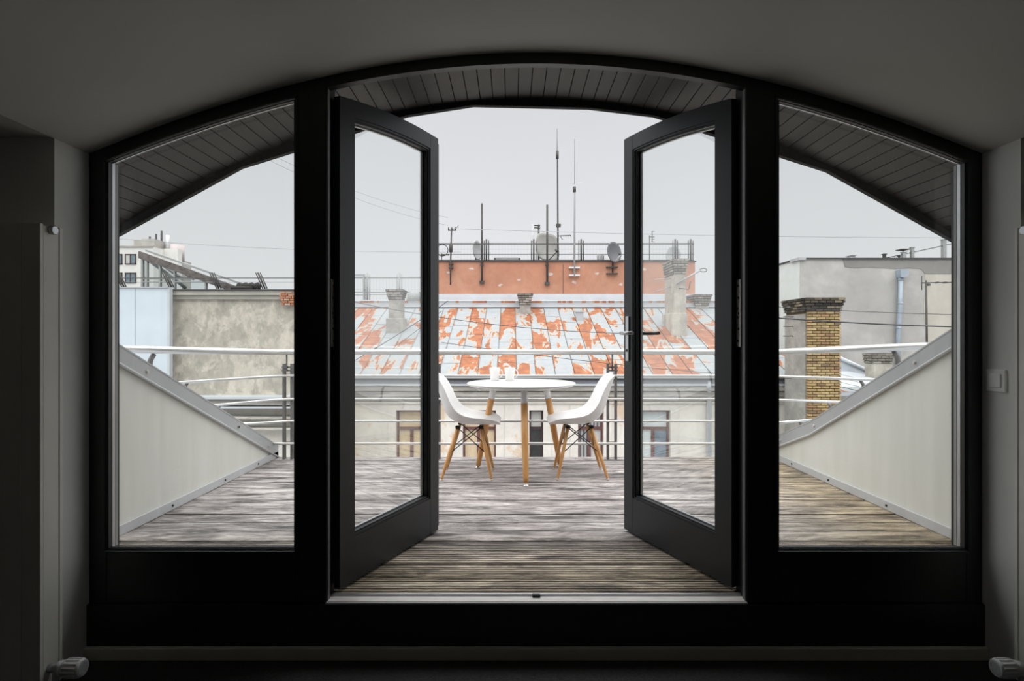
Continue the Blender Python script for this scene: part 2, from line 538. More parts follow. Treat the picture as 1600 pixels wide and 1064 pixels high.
def unit_mesh(name, mat, bevel=0.0):
    me = bpy.data.meshes.new(name)
    bm = bmesh.new()
    bmesh.ops.create_cube(bm, size=1.0)
    if bevel:
        bmesh.ops.bevel(bm, geom=bm.edges[:], offset=bevel, segments=1, affect='EDGES')
    bm.to_mesh(me); bm.free()
    me.materials.append(M[mat])
    return me

# ------------------------------------------------------------------ the room
CX = 0.0975                      # axis of the arch
XL, XR = -1.743, 1.938           # reveals
YF = 2.32                        # inner face of the window frame
YB = 2.44                        # outer face
ZF = -0.23                       # room floor (deck is z = 0)
def arc(x):
    d = abs(x - CX)
    return 2.256 - 0.1342 * d * d + 0.00333 * d ** 4
def ceil_z(x):
    return arc(x) if XL <= x <= XR else 1.842

box('floor', -3.4, 3.6, -3.5, YF, ZF - 0.1, ZF, 'floor_carpet')
tag(bpy.data.objects['floor'], 'dark grey carpet floor of the unlit room', 'floor', kind='structure')
m = MB()
xs = [-3.4, -2.4, XL - 0.001] + [XL + (XR - XL) * i / 60 for i in range(61)] + [XR + 0.001, 2.6, 3.6]
vs, fs = [], []
for x in xs:
    z = ceil_z(x)
    vs += [(x, -3.5, z), (x, YB, z), (x, YB, z + 0.22), (x, -3.5, z + 0.22)]
for i in range(len(xs) - 1):
    a = i * 4
    for k in range(4):
        fs.append((a + k, a + (k + 1) % 4, a + 4 + (k + 1) % 4, a + 4 + k))
e = (len(xs) - 1) * 4
fs += [(3, 2, 1, 0), (e, e + 1, e + 2, e + 3)]
m.add(vs, fs, True)
o = m.build('ceiling', 'ceiling_paint')
md = o.modifiers.new('split', 'EDGE_SPLIT'); md.split_angle = R(40)
tag(o, 'grey painted ceiling vaulted above the arched window', 'ceiling', kind='structure')
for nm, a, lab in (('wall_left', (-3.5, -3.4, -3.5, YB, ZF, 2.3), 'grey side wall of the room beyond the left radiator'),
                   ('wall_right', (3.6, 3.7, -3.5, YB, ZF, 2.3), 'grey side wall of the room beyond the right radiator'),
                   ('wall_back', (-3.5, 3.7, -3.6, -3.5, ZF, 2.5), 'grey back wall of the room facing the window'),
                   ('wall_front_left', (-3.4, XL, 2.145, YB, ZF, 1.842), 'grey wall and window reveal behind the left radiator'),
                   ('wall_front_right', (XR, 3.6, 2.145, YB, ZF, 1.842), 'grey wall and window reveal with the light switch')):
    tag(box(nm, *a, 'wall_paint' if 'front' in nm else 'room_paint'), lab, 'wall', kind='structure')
tag(box('baseboard_front', XL, XR, 2.285, 2.305, ZF, -0.18, 'base_trim', None, 0.003), 'pale baseboard strip below the black window plinth', 'baseboard', kind='structure')
tag(box('trim_2', XL, XR, 2.305, YB, ZF, -0.012, 'black_paint', None, 0.003), 'black plinth board running under the arched window', 'plinth', kind='structure')

# ------------------------------------------------------------------ the arched frame
JL, ML0, ML1 = -1.671, -0.894, -0.765      # left jamb edge, left mullion
MR0, MR1, JR = 0.9675, 1.0966, 1.873
fr = thing('trim_1', (CX, YF, -0.012), 'black arched wooden frame holding two windows and double doors', 'window frame', kind='structure')
z0 = -0.012
MB().bar(ML0, MR1, lambda x: arc(x), lambda x: arc(x) - 0.045, YF, 2.355).build('arch_head', 'black_paint', fr)
m = MB().bar(XL, ML0, lambda x: arc(x), lambda x: arc(x) - 0.058, YF, 2.368)
m.build('arch_head', 'black_paint', fr)
m = MB().bar(MR1, XR, lambda x: arc(x), lambda x: arc(x) - 0.058, YF, 2.368)
m.build('arch_head', 'black_paint', fr)
for a, c2, nm in ((XL, JL, 'jamb'), (JR, XR, 'jamb'), (ML0, ML1, 'mullion'), (MR0, MR1, 'mullion')):
    MB().bar(a, c2, lambda x: arc(x) - 0.001, lambda x: z0, YF - 0.001, YB - 0.001 if nm == 'mullion' else 2.345, 6).build(nm, 'black_paint', fr, 0.003)
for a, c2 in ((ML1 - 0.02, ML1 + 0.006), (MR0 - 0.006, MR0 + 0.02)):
    MB().bar(a, c2, lambda x: arc(x) - 0.046, lambda x: z0, YF + 0.003, 2.352, 3).build('jamb_edge', 'lit_edge_grey', fr, 0.002)  # lit face of the jamb, its light put into the colour
for a, c2 in ((JL, ML0), (MR1, JR)):
    box('bottom_rail', a, c2, YF, 2.368, z0, 0.208, 'black_paint', fr, 0.003)
for a, c2 in ((XL, JL - 0.03), (JR + 0.03, XR)):     # outer half of the jambs, set back
    MB().bar(a, c2, lambda x: arc(x) - 0.06, lambda x: z0, 2.345, YB, 4).build('outer_jamb', 'black_paint', fr)
sill = box('threshold', ML1, MR0, YF, 2.366, -0.03, -0.004, 'sill_wood', fr, 0.002)
box('threshold_lip', ML1, MR0, YF - 0.012, YF + 0.002, -0.014, -0.006, 'casing_grey', fr, 0.001)
box('water_bar', ML1, MR0, 2.374, 2.386, -0.03, 0.002, 'alu', fr, 0.002)
box('floor_catch', 0.085, 0.118, 2.352, 2.372, -0.006, 0.006, 'screw_dark', fr, 0.002)
# hinge plates screwed to the two door jambs
for sx, xf in ((1, ML1), (-1, MR0)):
    Yp0, Yp1 = 2.375, 2.42
    hp = box('hinge_plate', min(xf, xf + sx * 0.004), max(xf, xf + sx * 0.004), Yp0, Yp1, az(542, 2.4), az(437, 2.4), 'hinge_steel', fr, 0.001)
    za, zb = az(542, 2.4), az(437, 2.4)
    for k, t in enumerate((0.09, 0.27, 0.44, 0.5, 0.57, 0.73, 0.91)):
        yy = Yp0 + (0.018 if k % 2 else 0.026)
        MB().tube([(xf + sx * 0.003, yy, za + (zb - za) * t), (xf + sx * 0.006, yy, za + (zb - za) * t)], 0.0055, 10).build('screw', 'screw_dark', hp)

# ------------------------------------------------------------------ fixed side windows
def side_window(name, label, a, c2):
    wdw = thing(name, ((a + c2) / 2, 2.35, 0.208), label, 'window', kind='structure')
    top = lambda x: arc(x) - 0.062
    # glazing bead (black), inner side
    def ring(nm, mat, wd, y0, y1, inset, n=30):
        q = MB()
        xa, xb = a + inset, c2 - inset
        zb = 0.208 + inset
        tp = lambda x: top(x) - inset
        q.bar(xa, xa + wd, tp, lambda x: zb, y0, y1, 2)
        q.bar(xb - wd, xb, tp, lambda x: zb, y0, y1, 2)
        w2_ = min(wd, 0.004)
        ys_ = min(y1, y0 + 0.006)
        q.box(xa + wd, xb - wd, y0, ys_, zb, zb + w2_)
        q.bar(xa + wd, xb - wd, tp, lambda x: tp(x) - w2_, y0, ys_, n)
        return q.build(nm, mat, wdw)
    ring('glazing_bead', 'black_paint', 0.006, YF + 0.004, 2.344, 0.0)
    q = MB()
    q.bar(a - 0.014, a - 0.004, top, lambda x: 0.200, YF - 0.007, YF + 0.002, 2)
    q.bar(c2 + 0.004, c2 + 0.014, top, lambda x: 0.200, YF - 0.007, YF + 0.002, 2)
    q.box(a - 0.004, c2 + 0.004, YF - 0.007, YF + 0.002, 0.194, 0.204)
    q.bar(a - 0.014, c2 + 0.014, lambda x: top(x) + 0.014, lambda x: top(x) + 0.004, YF - 0.007, YF + 0.002, 30)
    q.build('frame_moulding', 'door_paint', wdw, 0.002)
    ring('spacer_bar', 'alu', 0.007, 2.345, 2.362, 0.0)
    q = MB()
    for xa, xb in ((a - 0.004, a + 0.006), (c2 - 0.006, c2 + 0.004)):
        q2 = MB().bar(xa, xb, lambda x: top(x), lambda x: 0.208, 2.366, 2.380, 2).build('outer_casing', 'casing_grey', wdw)
    q = MB()
    q.bar(a, c2, top, lambda x: 0.208, 2.362, 2.366, 40)
    q.build('pane', 'glass', wdw)
    return wdw
side_window('window_1', 'fixed arched window pane between left jamb and left mullion', JL, ML0)
side_window('window_2', 'fixed arched window pane between right mullion and right jamb', MR1, JR)

# ------------------------------------------------------------------ the two open door leaves
def leaf(name, label, hx, hy, ang, sgn, L, astragal):
    d = thing(name, (0, 0, 0), label, 'door', kind='structure')
    S0, S1 = 0.0975, L - 0.082
    Zb, Zr = 0.013, 0.205
    ztop = lambda s: arc(hx + sgn * s) - 0.057
    zin = lambda s: ztop(s) - 0.078
    def B(nm, mat, s0, s1, ft, fb, y0, y1, q=None, n=14, build=True, bevel=0.0, parent=None):
        q = q or MB()
        q.bar(sgn * s0, sgn * s1, lambda x: ft(abs(x)), lambda x: fb(abs(x)), y0, y1, n)
        return q.build(nm, mat, parent or d, bevel) if build else q
    kz = lambda z: (lambda s: z)
    T = 0.058
    q = B('', '', 0, S0, ztop, kz(Zb), 0, 0.03, build=False, n=4)
    B('hinge_stile', 'door_paint', 0.045, S0, ztop, kz(Zb), 0.03, T, q, n=4)
    q = B('', '', S1, L, ztop, kz(Zb), 0, 0.03, build=False, n=4)
    B('lock_stile', 'door_paint', S1, L, ztop, kz(Zb), 0.03, T, q, n=4)
    q = B('', '', S0, S1, ztop, zin, 0.0006, T, build=False, n=24)
    q.build('top_rail', 'door_paint', d)
    q = B('', '', S0, S1, kz(Zr), kz(Zb), 0.0006, T, build=False, n=1)
    q.build('bottom_rail', 'door_paint', d)
    if astragal:
        B('astragal', 'door_paint', L, L + 0.03, lambda s: arc(hx + sgn * L) - 0.075, kz(Zb + 0.012), 0.012, T, n=2, bevel=0.003)
    # stepped glazing bead
    for wd, y0, y1 in ((0.010, 0.006, 0.032), (0.018, 0.014, 0.032)):
        q = MB()
        q = B('', '', S0, S0 + wd, zin, kz(Zr), y0, y1, q, 2, False)
        q = B('', '', S1 - wd, S1, zin, kz(Zr), y0, y1, q, 2, False)
        q = B('', '', S0 + wd, S1 - wd, kz(Zr + wd), kz(Zr), y0, y1, q, 1, False)
        q = B('', '', S0 + wd, S1 - wd, zin, lambda s: zin(s) - wd, y0, y1, q, 24, False)
        q.build('glazing_bead', 'door_paint', d)
    wd = 0.024
    q = MB()
    q = B('', '', S0, S0 + wd, zin, kz(Zr), 0.0385, 0.05, q, 2, False)
    q = B('', '', S1 - wd, S1, zin, kz(Zr), 0.0385, 0.05, q, 2, False)
    q = B('', '', S0 + wd, S1 - wd, kz(Zr + wd), kz(Zr), 0.0385, 0.05, q, 1, False)
    q = B('', '', S0 + wd, S1 - wd, zin, lambda s: zin(s) - wd, 0.0385, 0.05, q, 24, False)
    q.build('spacer_bar', 'alu', d)
    q = MB()
    q = B('', '', S0 + 0.002, S1 - 0.002, lambda s: zin(s) - 0.002, kz(Zr + 0.002), 0.0335, 0.0375, q, 24, False)
    q.build('pane', 'double_glass', d)
    if not astragal:
        # lever handles on both faces
        for side, mat in ((-1, 'handle_steel'), (1, 'screw_dark')):
            yb = 0.0 if side < 0 else T
            s_c = L - 0.04
            zc = 1.11
            x0, x1 = sgn * (s_c - 0.016), sgn * (s_c + 0.016)
            pl = MB().box(min(x0, x1), max(x0, x1), min(yb, yb + side * 0.008), max(yb, yb + side * 0.008), zc - 0.155, zc + 0.095).build('handle', mat, d, 0.004)
            pts = [(sgn * s_c, yb + side * 0.006, zc), (sgn * s_c, yb + side * 0.045, zc), (sgn * (s_c - 0.012), yb + side * 0.055, zc), (sgn * (s_c - 0.125), yb + side * 0.055, zc)]
            MB().tube(pts, [0.010, 0.010, 0.010, 0.009], 12).build('lever', mat, pl)
            MB().tube([(sgn * s_c, yb + side * 0.007, zc - 0.095), (sgn * s_c, yb + side * 0.0095, zc - 0.095)], 0.008, 12).build('keyhole', 'screw_dark', pl)
    d.location = (hx, hy, 0)
    d.rotation_euler = (0, 0, sgn * ang)
    return d
leaf('door_1', 'left black glazed door leaf swung open outward, without a handle', -0.7306, 2.39, R(67.4), 1, 0.826, True)
leaf('door_2', 'right black glazed door leaf swung open outward, with lever handle', 0.9386, 2.408, R(67.9), -1, 0.820, False)

# ------------------------------------------------------------------ radiators and switch
def radiator(name, label, sgn, X):
    r = thing(name, (X - sgn * -0.0 , 2.065, -0.2), label, 'radiator', 'tall flat radiators beside the window')
    Xo = X + sgn * 0.62                    # far end, out of the frame
    xa, xb = sorted((X, Xo))
    zt, zb = 1.492, -0.20
    m1 = X + sgn * 0.069
    # front plates: two vertical panels with a fine joint
    e0, e1 = sorted((X + sgn * 0.001, m1 - sgn * 0.001))
    box('front_panel', e0, e1, 2.018, 2.032, zb, zt, 'radiator', r, 0.002)
    k = m1
    while abs(k - X) < 0.6:
        k2 = k + sgn * 0.138
        e0, e1 = sorted((k + sgn * 0.001, k2 - sgn * 0.001))
        box('front_panel', e0, e1, 2.018, 2.032, zb, zt, 'radiator', r, 0.002)
        k = k2
    box('back_panel', *sorted((X, k)), 2.104, 2.118, zb, zt, 'radiator', r, 0.002)
    sx = sorted((X + sgn * 0.002, X + sgn * 0.014))
    box('side_cover', sx[0], sx[1], 2.034, 2.102, zb, zt - 0.006, 'radiator', r, 0.001)
    box('top_grille', *sorted((X + sgn * 0.014, k)), 2.034, 2.102, zt - 0.02, zt - 0.008, 'radiator', r)
    box('core', *sorted((X + sgn * 0.02, k)), 2.034, 2.102, zb + 0.01, zt - 0.021, 'radiator', r)
    for zz in (zb + 0.2, zt - 0.2):
        box('wall_bracket', *sorted((X + sgn * 0.3, X + sgn * 0.34)), 2.118, 2.145, zz, zz + 0.06, 'radiator', r)
    c = Vector((X, 2.068, 1.475))
    MB().tube([c + Vector((sgn * 0.002, 0, 0)), c - Vector((sgn * 0.012, 0, 0)), c - Vector((sgn * 0.014, 0, 0))], [0.017, 0.017, 0.014], 16).build('bleed_plug', 'alu', r)
    # thermostatic valve
    zc = -0.128
    q = MB()
    q.tube([(X + sgn * 0.002, 2.06, zc), (X - sgn * 0.03, 2.06, zc)], 0.016, 14)
    q.tube([(X - sgn * 0.022, 2.06, zc + 0.016), (X - sgn * 0.022, 2.06, -0.23)], 0.012, 14)
    q.build('valve_body', 'alu', r)
    MB().tube([(X - sgn * 0.03, 2.06, zc), (X - sgn * 0.034, 2.06, zc), (X - sgn * 0.055, 2.06, zc)], [0.018, 0.026, 0.027], 20).build('valve_collar', 'valve_plastic', r)
    hd = MB().tube([(X - sgn * 0.054, 2.06, zc), (X - sgn * 0.06, 2.06, zc), (X - sgn * 0.115, 2.06, zc), (X - sgn * 0.122, 2.06, zc)], [0.029, 0.0315, 0.0315, 0.028], 28).build('thermostat_head', 'valve_plastic', r)
    for k2 in range(14):
        t = 2 * math.pi * k2 / 14
        y, z = 2.06 + 0.0315 * math.cos(t), zc + 0.0315 * math.sin(t)
        MB().tube([(X - sgn * 0.064, y, z), (X - sgn * 0.112, y, z)], 0.0032, 6).build('grip_rib', 'valve_plastic', hd)
    MB().tube([(X - sgn * 0.122, 2.06, zc), (X - sgn * 0.1235, 2.06, zc)], 0.023, 24).build('dial_face', 'valve_face', hd)
    return r
radiator('panel_radiator', 'pale flat panel radiator in front of the left wall, valve at its foot', -1, -1.69)
radiator('panel_radiator', 'pale flat panel radiator at the right wall beside the light switch', 1, 1.889)

sw = thing('light_switch', (XR, 2.249, 1.0), 'square white light switch on the right window reveal', 'light switch')
box('plate', XR - 0.008, XR, 2.204, 2.294, az(612, 2.25), az(577, 2.25), 'switch_plastic', sw, 0.003)
box('rocker', XR - 0.013, XR - 0.007, 2.222, 2.276, az(605, 2.25), az(584, 2.25), 'switch_plastic', sw, 0.002)

# ------------------------------------------------------------------ roof overhang with boarded soffit
def edge_z(x): return 2.318 - 0.143 * (x - CX) ** 2
def soff_z(x): return edge_z(x) + 0.028
so = thing('soffit', (CX, 2.7, 2.3), 'dark stained boarded underside of the arched roof overhang', 'soffit', kind='structure')
pw = 0.066
pm = bpy.data.meshes.new('soffit_board')
bm = bmesh.new()
bmesh.ops.create_cube(bm, size=1.0)
for v in bm.verts:
    v.co = Vector((v.co.x * (pw - 0.0022), v.co.y * 0.53, v.co.z * 0.012))
bmesh.ops.bevel(bm, geom=[e for e in bm.edges if abs((e.verts[0].co - e.verts[1].co).y) > 0.4], offset=0.002, segments=1, affect='EDGES')
bm.to_mesh(pm); bm.free(); pm.materials.append(M['soffit_wood'])
for sgn in (1, -1):
    x = CX + (0 if sgn > 0 else -0.0)
    k = 0
    while True:
        # march along the arc
        sl = -2 * 0.143 * (x - CX)
        dx = pw / math.sqrt(1 + sl * sl)
        xm = x + sgn * dx / 2
        if abs(xm - CX) > 2.26: break
        ang = math.atan(-2 * 0.143 * (xm - CX))
        put(pm, 'soffit_board', so, (xm, 2.705, soff_z(xm) + 0.006), (0, -ang, 0))
        x += sgn * dx
# dark layer and roof skin above the boards
MB().bar(CX - 2.28, CX + 2.28, lambda x: soff_z(x) + 0.12, lambda x: soff_z(x) + 0.014, YB, 2.99, 60).build('roof_skin', 'roof_felt', so)
# faceted edge board
pts = [-2.32, -1.53, -0.653, -0.30, 0.31, 0.653, 1.57, 2.32]
ez = [edge_z(CX + p) for p in pts]
ez[3] = 2.312; ez[4] = 2.298
for i in range(len(pts) - 1):
    a, c2 = CX + pts[i], CX + pts[i + 1]
    za, zb = ez[i], ez[i + 1]
    ln = lambda x, a=a, c2=c2, za=za, zb=zb: za + (zb - za) * (x - a) / (c2 - a)
    q = MB().bar(a, c2, lambda x: soff_z(x) + 0.125, ln, 2.97, 3.0, 12)
    q.build('edge_board', 'soffit_edge', so)

# ------------------------------------------------------------------ deck
XWL, XWR = -2.154, 2.375
dk = thing('deck', (0.11, 3.8, 0), 'weathered grey grooved timber decking of the roof terrace', 'deck', kind='structure')
PIT = 0.155
prof = []
wb, h = PIT - 0.011, 0.028
ng = 6
x = -wb / 2
prof.append((x, -h)); prof.append((x, -0.003)); prof.append((x + 0.003, 0))
for g in range(ng):
    c0 = -wb / 2 + wb * (g + 0.5) / ng
    prof += [(c0 - 0.0035, 0), (c0 - 0.0022, -0.003), (c0 + 0.0022, -0.003), (c0 + 0.0035, 0)]
prof += [(wb / 2 - 0.003, 0), (wb / 2, -0.003), (wb / 2, -h)]
q = MB().prism(prof, 'x', XWL + 0.004, XWR - 0.004)
bmesh_board = None
flatp = [(-wb / 2, -h), (-wb / 2, -0.002), (-wb / 2 + 0.002, 0)]
for g in range(4):
    c0 = -wb / 2 + wb * (g + 0.7) / 4.4
    flatp += [(c0 - 0.003, 0), (c0, -0.0006), (c0 + 0.003, 0)]
flatp += [(wb / 2 - 0.002, 0), (wb / 2, -0.002), (wb / 2, -h)]
o = MB().prism(flatp, 'x', XWL + 0.004, XWR - 0.004).build('deck_board', 'deck_wood')
flat_board = o.data
bpy.data.objects.remove(o)
def darken_sides(me):  # dark second material on the board sides and groove walls
    me.materials.append(M['deck_side_dark'])
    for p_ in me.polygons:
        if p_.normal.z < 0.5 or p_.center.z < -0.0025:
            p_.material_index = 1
darken_sides(flat_board)
y = 2.388 + PIT / 2
i = 0
while y < 5.19:
    if bmesh_board is None:
        o = q.build('deck_board', 'deck_wood')
        bmesh_board = o.data
        darken_sides(bmesh_board)
        bpy.data.objects.remove(o)
    put(bmesh_board if i < 4 else flat_board, 'deck_board', dk, (0, y, random.uniform(-0.0015, 0.0015)))
    y += PIT; i += 1
YE = y - PIT / 2
box('deck_base', XWL, XWR, 2.388, YE - 0.02, -0.30, -0.032, 'bitumen', dk)
box('edge_strip', XWL, XWR, YE - 0.018, YE + 0.012, -0.26, -0.006, 'flashing', dk)

# ------------------------------------------------------------------ sloping parapet walls of the terrace
def parapet(name, label, X, sgn, pts):
    """pts: (Y, z of the lower edge of the coping)"""
    pr = thing(name, (X, 3.8, 0), label, 'parapet wall', kind='structure')
    T = 0.16
    xo = X - sgn * T
    poly = [(pts[0][0], -0.30)] + [(pts[-1][0], -0.30)] + [(yy, zz + 0.05) for yy, zz in reversed(pts)]
    a, c2 = sorted((X, xo))
    MB().prism(poly, 'x', a, c2).build('wall_body', 'parapet_paint', pr)
    # coping: fascia plate, top plate and rolled lower lip
    up = [(yy, zz + 0.098) for yy, zz in pts]
    a, c2 = sorted((X + sgn * 0.002, X + sgn * 0.014))
    MB().prism(list(pts) + list(reversed(up)), 'x', a, c2).build('coping_fascia', 'flashing', pr)
    up2 = [(yy, zz + 0.108) for yy, zz in pts]
    a, c2 = sorted((X + sgn * 0.016, xo - sgn * 0.12))
    MB().prism([(yy, zz - 0.0) for yy, zz in up] + list(reversed(up2)), 'x', a, c2).build('coping_top', 'flashing', pr)
    MB().tube([(X + sgn * 0.016, yy, zz) for yy, zz in pts], 0.009, 8).build('coping_lip', 'flashing_light', pr)
    a, c2 = sorted((X + sgn * 0.001, X + sgn * 0.014))
    MB().box(a, c2, pts[0][0], pts[-1][0], 0.001, 0.058).build('base_flashing', 'flashing_light', pr, 0.003)
    for yy in (2.9, 3.55, 4.2, 4.75):
        MB().tube([(X + sgn * 0.012, yy, 0.03), (X + sgn * 0.02, yy, 0.03)], 0.007, 8).build('screw', 'screw_dark', pr)
    for yy in (3.30, 4.40, 4.95):
        for (ya, za), (yb2, zb2) in zip(pts, pts[1:]):
            if ya <= yy <= yb2:
                zz = za + (zb2 - za) * (yy - ya) / (yb2 - ya) + 0.05
                MB().tube([(X + sgn * 0.012, yy, zz), (X + sgn * 0.024, yy, zz)], 0.010, 8).build('screw', 'hinge_steel', pr)
    return pr
PL = [(2.46, 1.218), (3.057, 0.948), (4.40, 0.345), (5.16, 0.0)]
PR = [(2.46, 1.303), (3.042, 1.018), (4.456, 0.326), (5.024, 0.117), (5.16, 0.07)]
parapet('wall_terrace_left', 'white triangular parapet on the left of the terrace with grey metal coping', XWL, 1, PL)
parapet('wall_terrace_right', 'white triangular parapet on the right of the terrace with grey metal coping', XWR, -1, PR)
for nm, xa, xb, P, lab in (('roof_slope_left', -7.0, XWL - 0.17, PL, 'grey metal roof slope outside the left terrace parapet'),
                           ('roof_slope_right', XWR + 0.17, 7.2, PR, 'grey metal roof slope outside the right terrace parapet')):
    poly = [(P[0][0], P[0][1] - 0.02), (P[-1][0], P[-1][1] - 0.02), (P[-1][0], P[-1][1] - 0.3), (P[0][0], P[-1][1] - 0.3)]
    tag(MB().prism(poly, 'x', xa, xb).build(nm, 'tin_roof'), lab, 'roof', kind='structure')

# ------------------------------------------------------------------ terrace railing
YR = 5.05
rl = thing('terrace_railing', (0.11, YR, 0), 'steel terrace railing with pale round handrail and thin horizontal bars', 'railing')
XA, XB = -2.10, 2.32
MB().tube([(-2.54, 3.67, 1.012), (-2.16, 4.86, 0.972), (-2.09, 4.99, 0.967), (-1.98, YR, 0.967), (2.20, YR, 0.967), (2.31, 4.99, 0.967), (2.38, 4.86, 0.975), (2.76, 3.73, 1.032)], 0.026, 14).build('handrail', 'rail_steel', rl)
ZR = (0.754, 0.545, 0.347, 0.146)
endL = [(-2.52, 4.15, 0.754), (-2.45, 4.49, 0.545), (-2.44, 4.86, 0.347), (-2.20, YR, 0.146)]
endR = [(2.76, 4.25, 0.772), (2.76, 4.70, 0.557), (2.60, 4.88, 0.382), (2.40, YR, 0.146)]
for k, z in enumerate(ZR):
    pts = [endL[k]] + ([(-2.12, 4.96, z)] if k < 3 else []) + [(-2.0, YR, z), (2.22, YR, z)] + ([(2.36, 4.96, z)] if k < 3 else []) + [endR[k]]
    MB().tube(pts, 0.0115, 10).build('rail_bar', 'rail_steel', rl)
for X in (-2.02, -0.69, 0.90, 2.22):
    q = MB()
    for dx in (-0.035, 0.035):
        q.box(X + dx - 0.010, X + dx + 0.010, YR + 0.014, YR + 0.054, -0.02, 0.86)
    q.box(X - 0.043, X + 0.043, YR + 0.014, YR + 0.054, -0.02, -0.006)
    q.tube([(X, YR, 0.97), (X, YR, 0.80)], 0.008, 8)
    po = q.build('post', 'post_steel', rl)
    for z in (0.83, 0.80):
        box('cross_strap', X - 0.05, X + 0.05, YR + 0.010, YR + 0.018, z - 0.008, z + 0.008, 'post_steel', po)
    for z in ZR:
        box('bar_clip', X - 0.027, X + 0.027, YR + 0.012, YR + 0.03, z - 0.012, z + 0.012, 'rusty_clip', po)
# brackets carrying the rail ends on the roof slopes
for P, ends in ((PL, [(-2.50, 3.80, 1.0)] + endL[:3]), (PR, [(2.72, 3.88, 1.02)] + endR[:3])):
    for k, (x, y, z) in enumerate(ends):
        sg = 1 if x < 0 else -1
        y2 = y + 0.14; x2 = x + sg * 0.05
        for (ya, za), (yb2, zb2) in zip(P, P[1:]):
            if ya <= y2 <= yb2:
                zs = za + (zb2 - za) * (y2 - ya) / (yb2 - ya) - 0.03
        if k == 0: x1, y1, z1 = x + sg * 0.02, y + 0.10, z - 0.025
        else: x1, y1, z1 = x + sg * 0.05, y + 0.13, z - 0.01
        MB().tube([(x1, y1, z1), (x1 - sg * 0.01, y1 - 0.02, z1 - 0.04), (x1 - sg * 0.05, y1 - 0.06, min(zs, z1 - 0.1))], 0.017 if k == 0 else 0.013, 8).build('bracket', 'post_steel', rl)

# ------------------------------------------------------------------ table, mugs, chairs
tb = thing('cafe_table', (0.075, 4.55, 0.0015), 'round white table on three splayed wooden legs, two mugs on it', 'table')
TO = Vector((0.075, 4.55, 0))
q = MB()
mt = Matrix.Translation((TO.x, TO.y, 0))
q.lathe([(0.0, 0.706), (0.41, 0.706), (0.428, 0.712), (0.438, 0.721), (0.437, 0.729), (0.43, 0.732), (0.0, 0.732)], 64, mt)
q.build('tabletop', 'table_white', tb)
MB().lathe([(0.0, 0.688), (0.29, 0.688), (0.30, 0.695), (0.30, 0.706)], 40, mt).build('under_plate', 'table_white', tb)
for a in (-86, 34, 154):
    dv = Vector((math.cos(R(a)), math.sin(R(a)), 0))
    b0 = TO + dv * 0.40 + Vector((0, 0, 0.022))
    b1 = TO + dv * 0.25 + Vector((0, 0, 0.695))
    t = (b1 - b0)
    lg = MB().tube([b0, b0 + t * 0.06, b0 + t * 0.45, b0 + t * 0.85], [0.0195, 0.0215, 0.0265, 0.0265], 18).build('leg', 'beech', tb)
    MB().tube([b0 + t * 0.845, b1], [0.0275, 0.0255], 18).build('sleeve', 'table_white', lg)
    f0 = TO + dv * 0.405
    MB().lathe([(0.0, 0.0), (0.023, 0.0), (0.024, 0.005), (0.016, 0.010), (0.010, 0.012), (0.010, 0.028), (0, 0.028)], 18, Matrix.Translation((f0.x, f0.y, 0.0018))).build('foot', 'chrome', lg)

def mug(x, y, label):
    mg = thing('mug', (x, y, 0.732), label, 'mug', 'white mugs on the table')
    mt = Matrix.Translation((x, y, 0.732))
    k = 1.0
    MB().lathe([(0.0, 0.0), (0.031, 0.0), (0.034, 0.004), (0.040, 0.05), (0.0455, 0.108), (0.0435, 0.110), (0.0415, 0.107), (0.036, 0.05), (0.030, 0.008), (0.0, 0.007)], 32, mt).build('body', 'mug_ceramic', mg)
    pts = []
    for i in range(13):
        t = R(80 - 160 * i / 12)
        pts.append((x + 0.040 + 0.030 * math.cos(t) - 0.006 * (i / 12), y - 0.006, 0.732 + 0.060 + 0.034 * math.sin(t)))
    MB().tube(pts, 0.0052, 10).build('handle', 'mug_ceramic', mg)
mug(ax(773, 4.74), 4.74, 'left one of two white mugs on the round table')
mug(ax(796.5, 4.72), 4.72, 'right one of two white mugs on the round table')

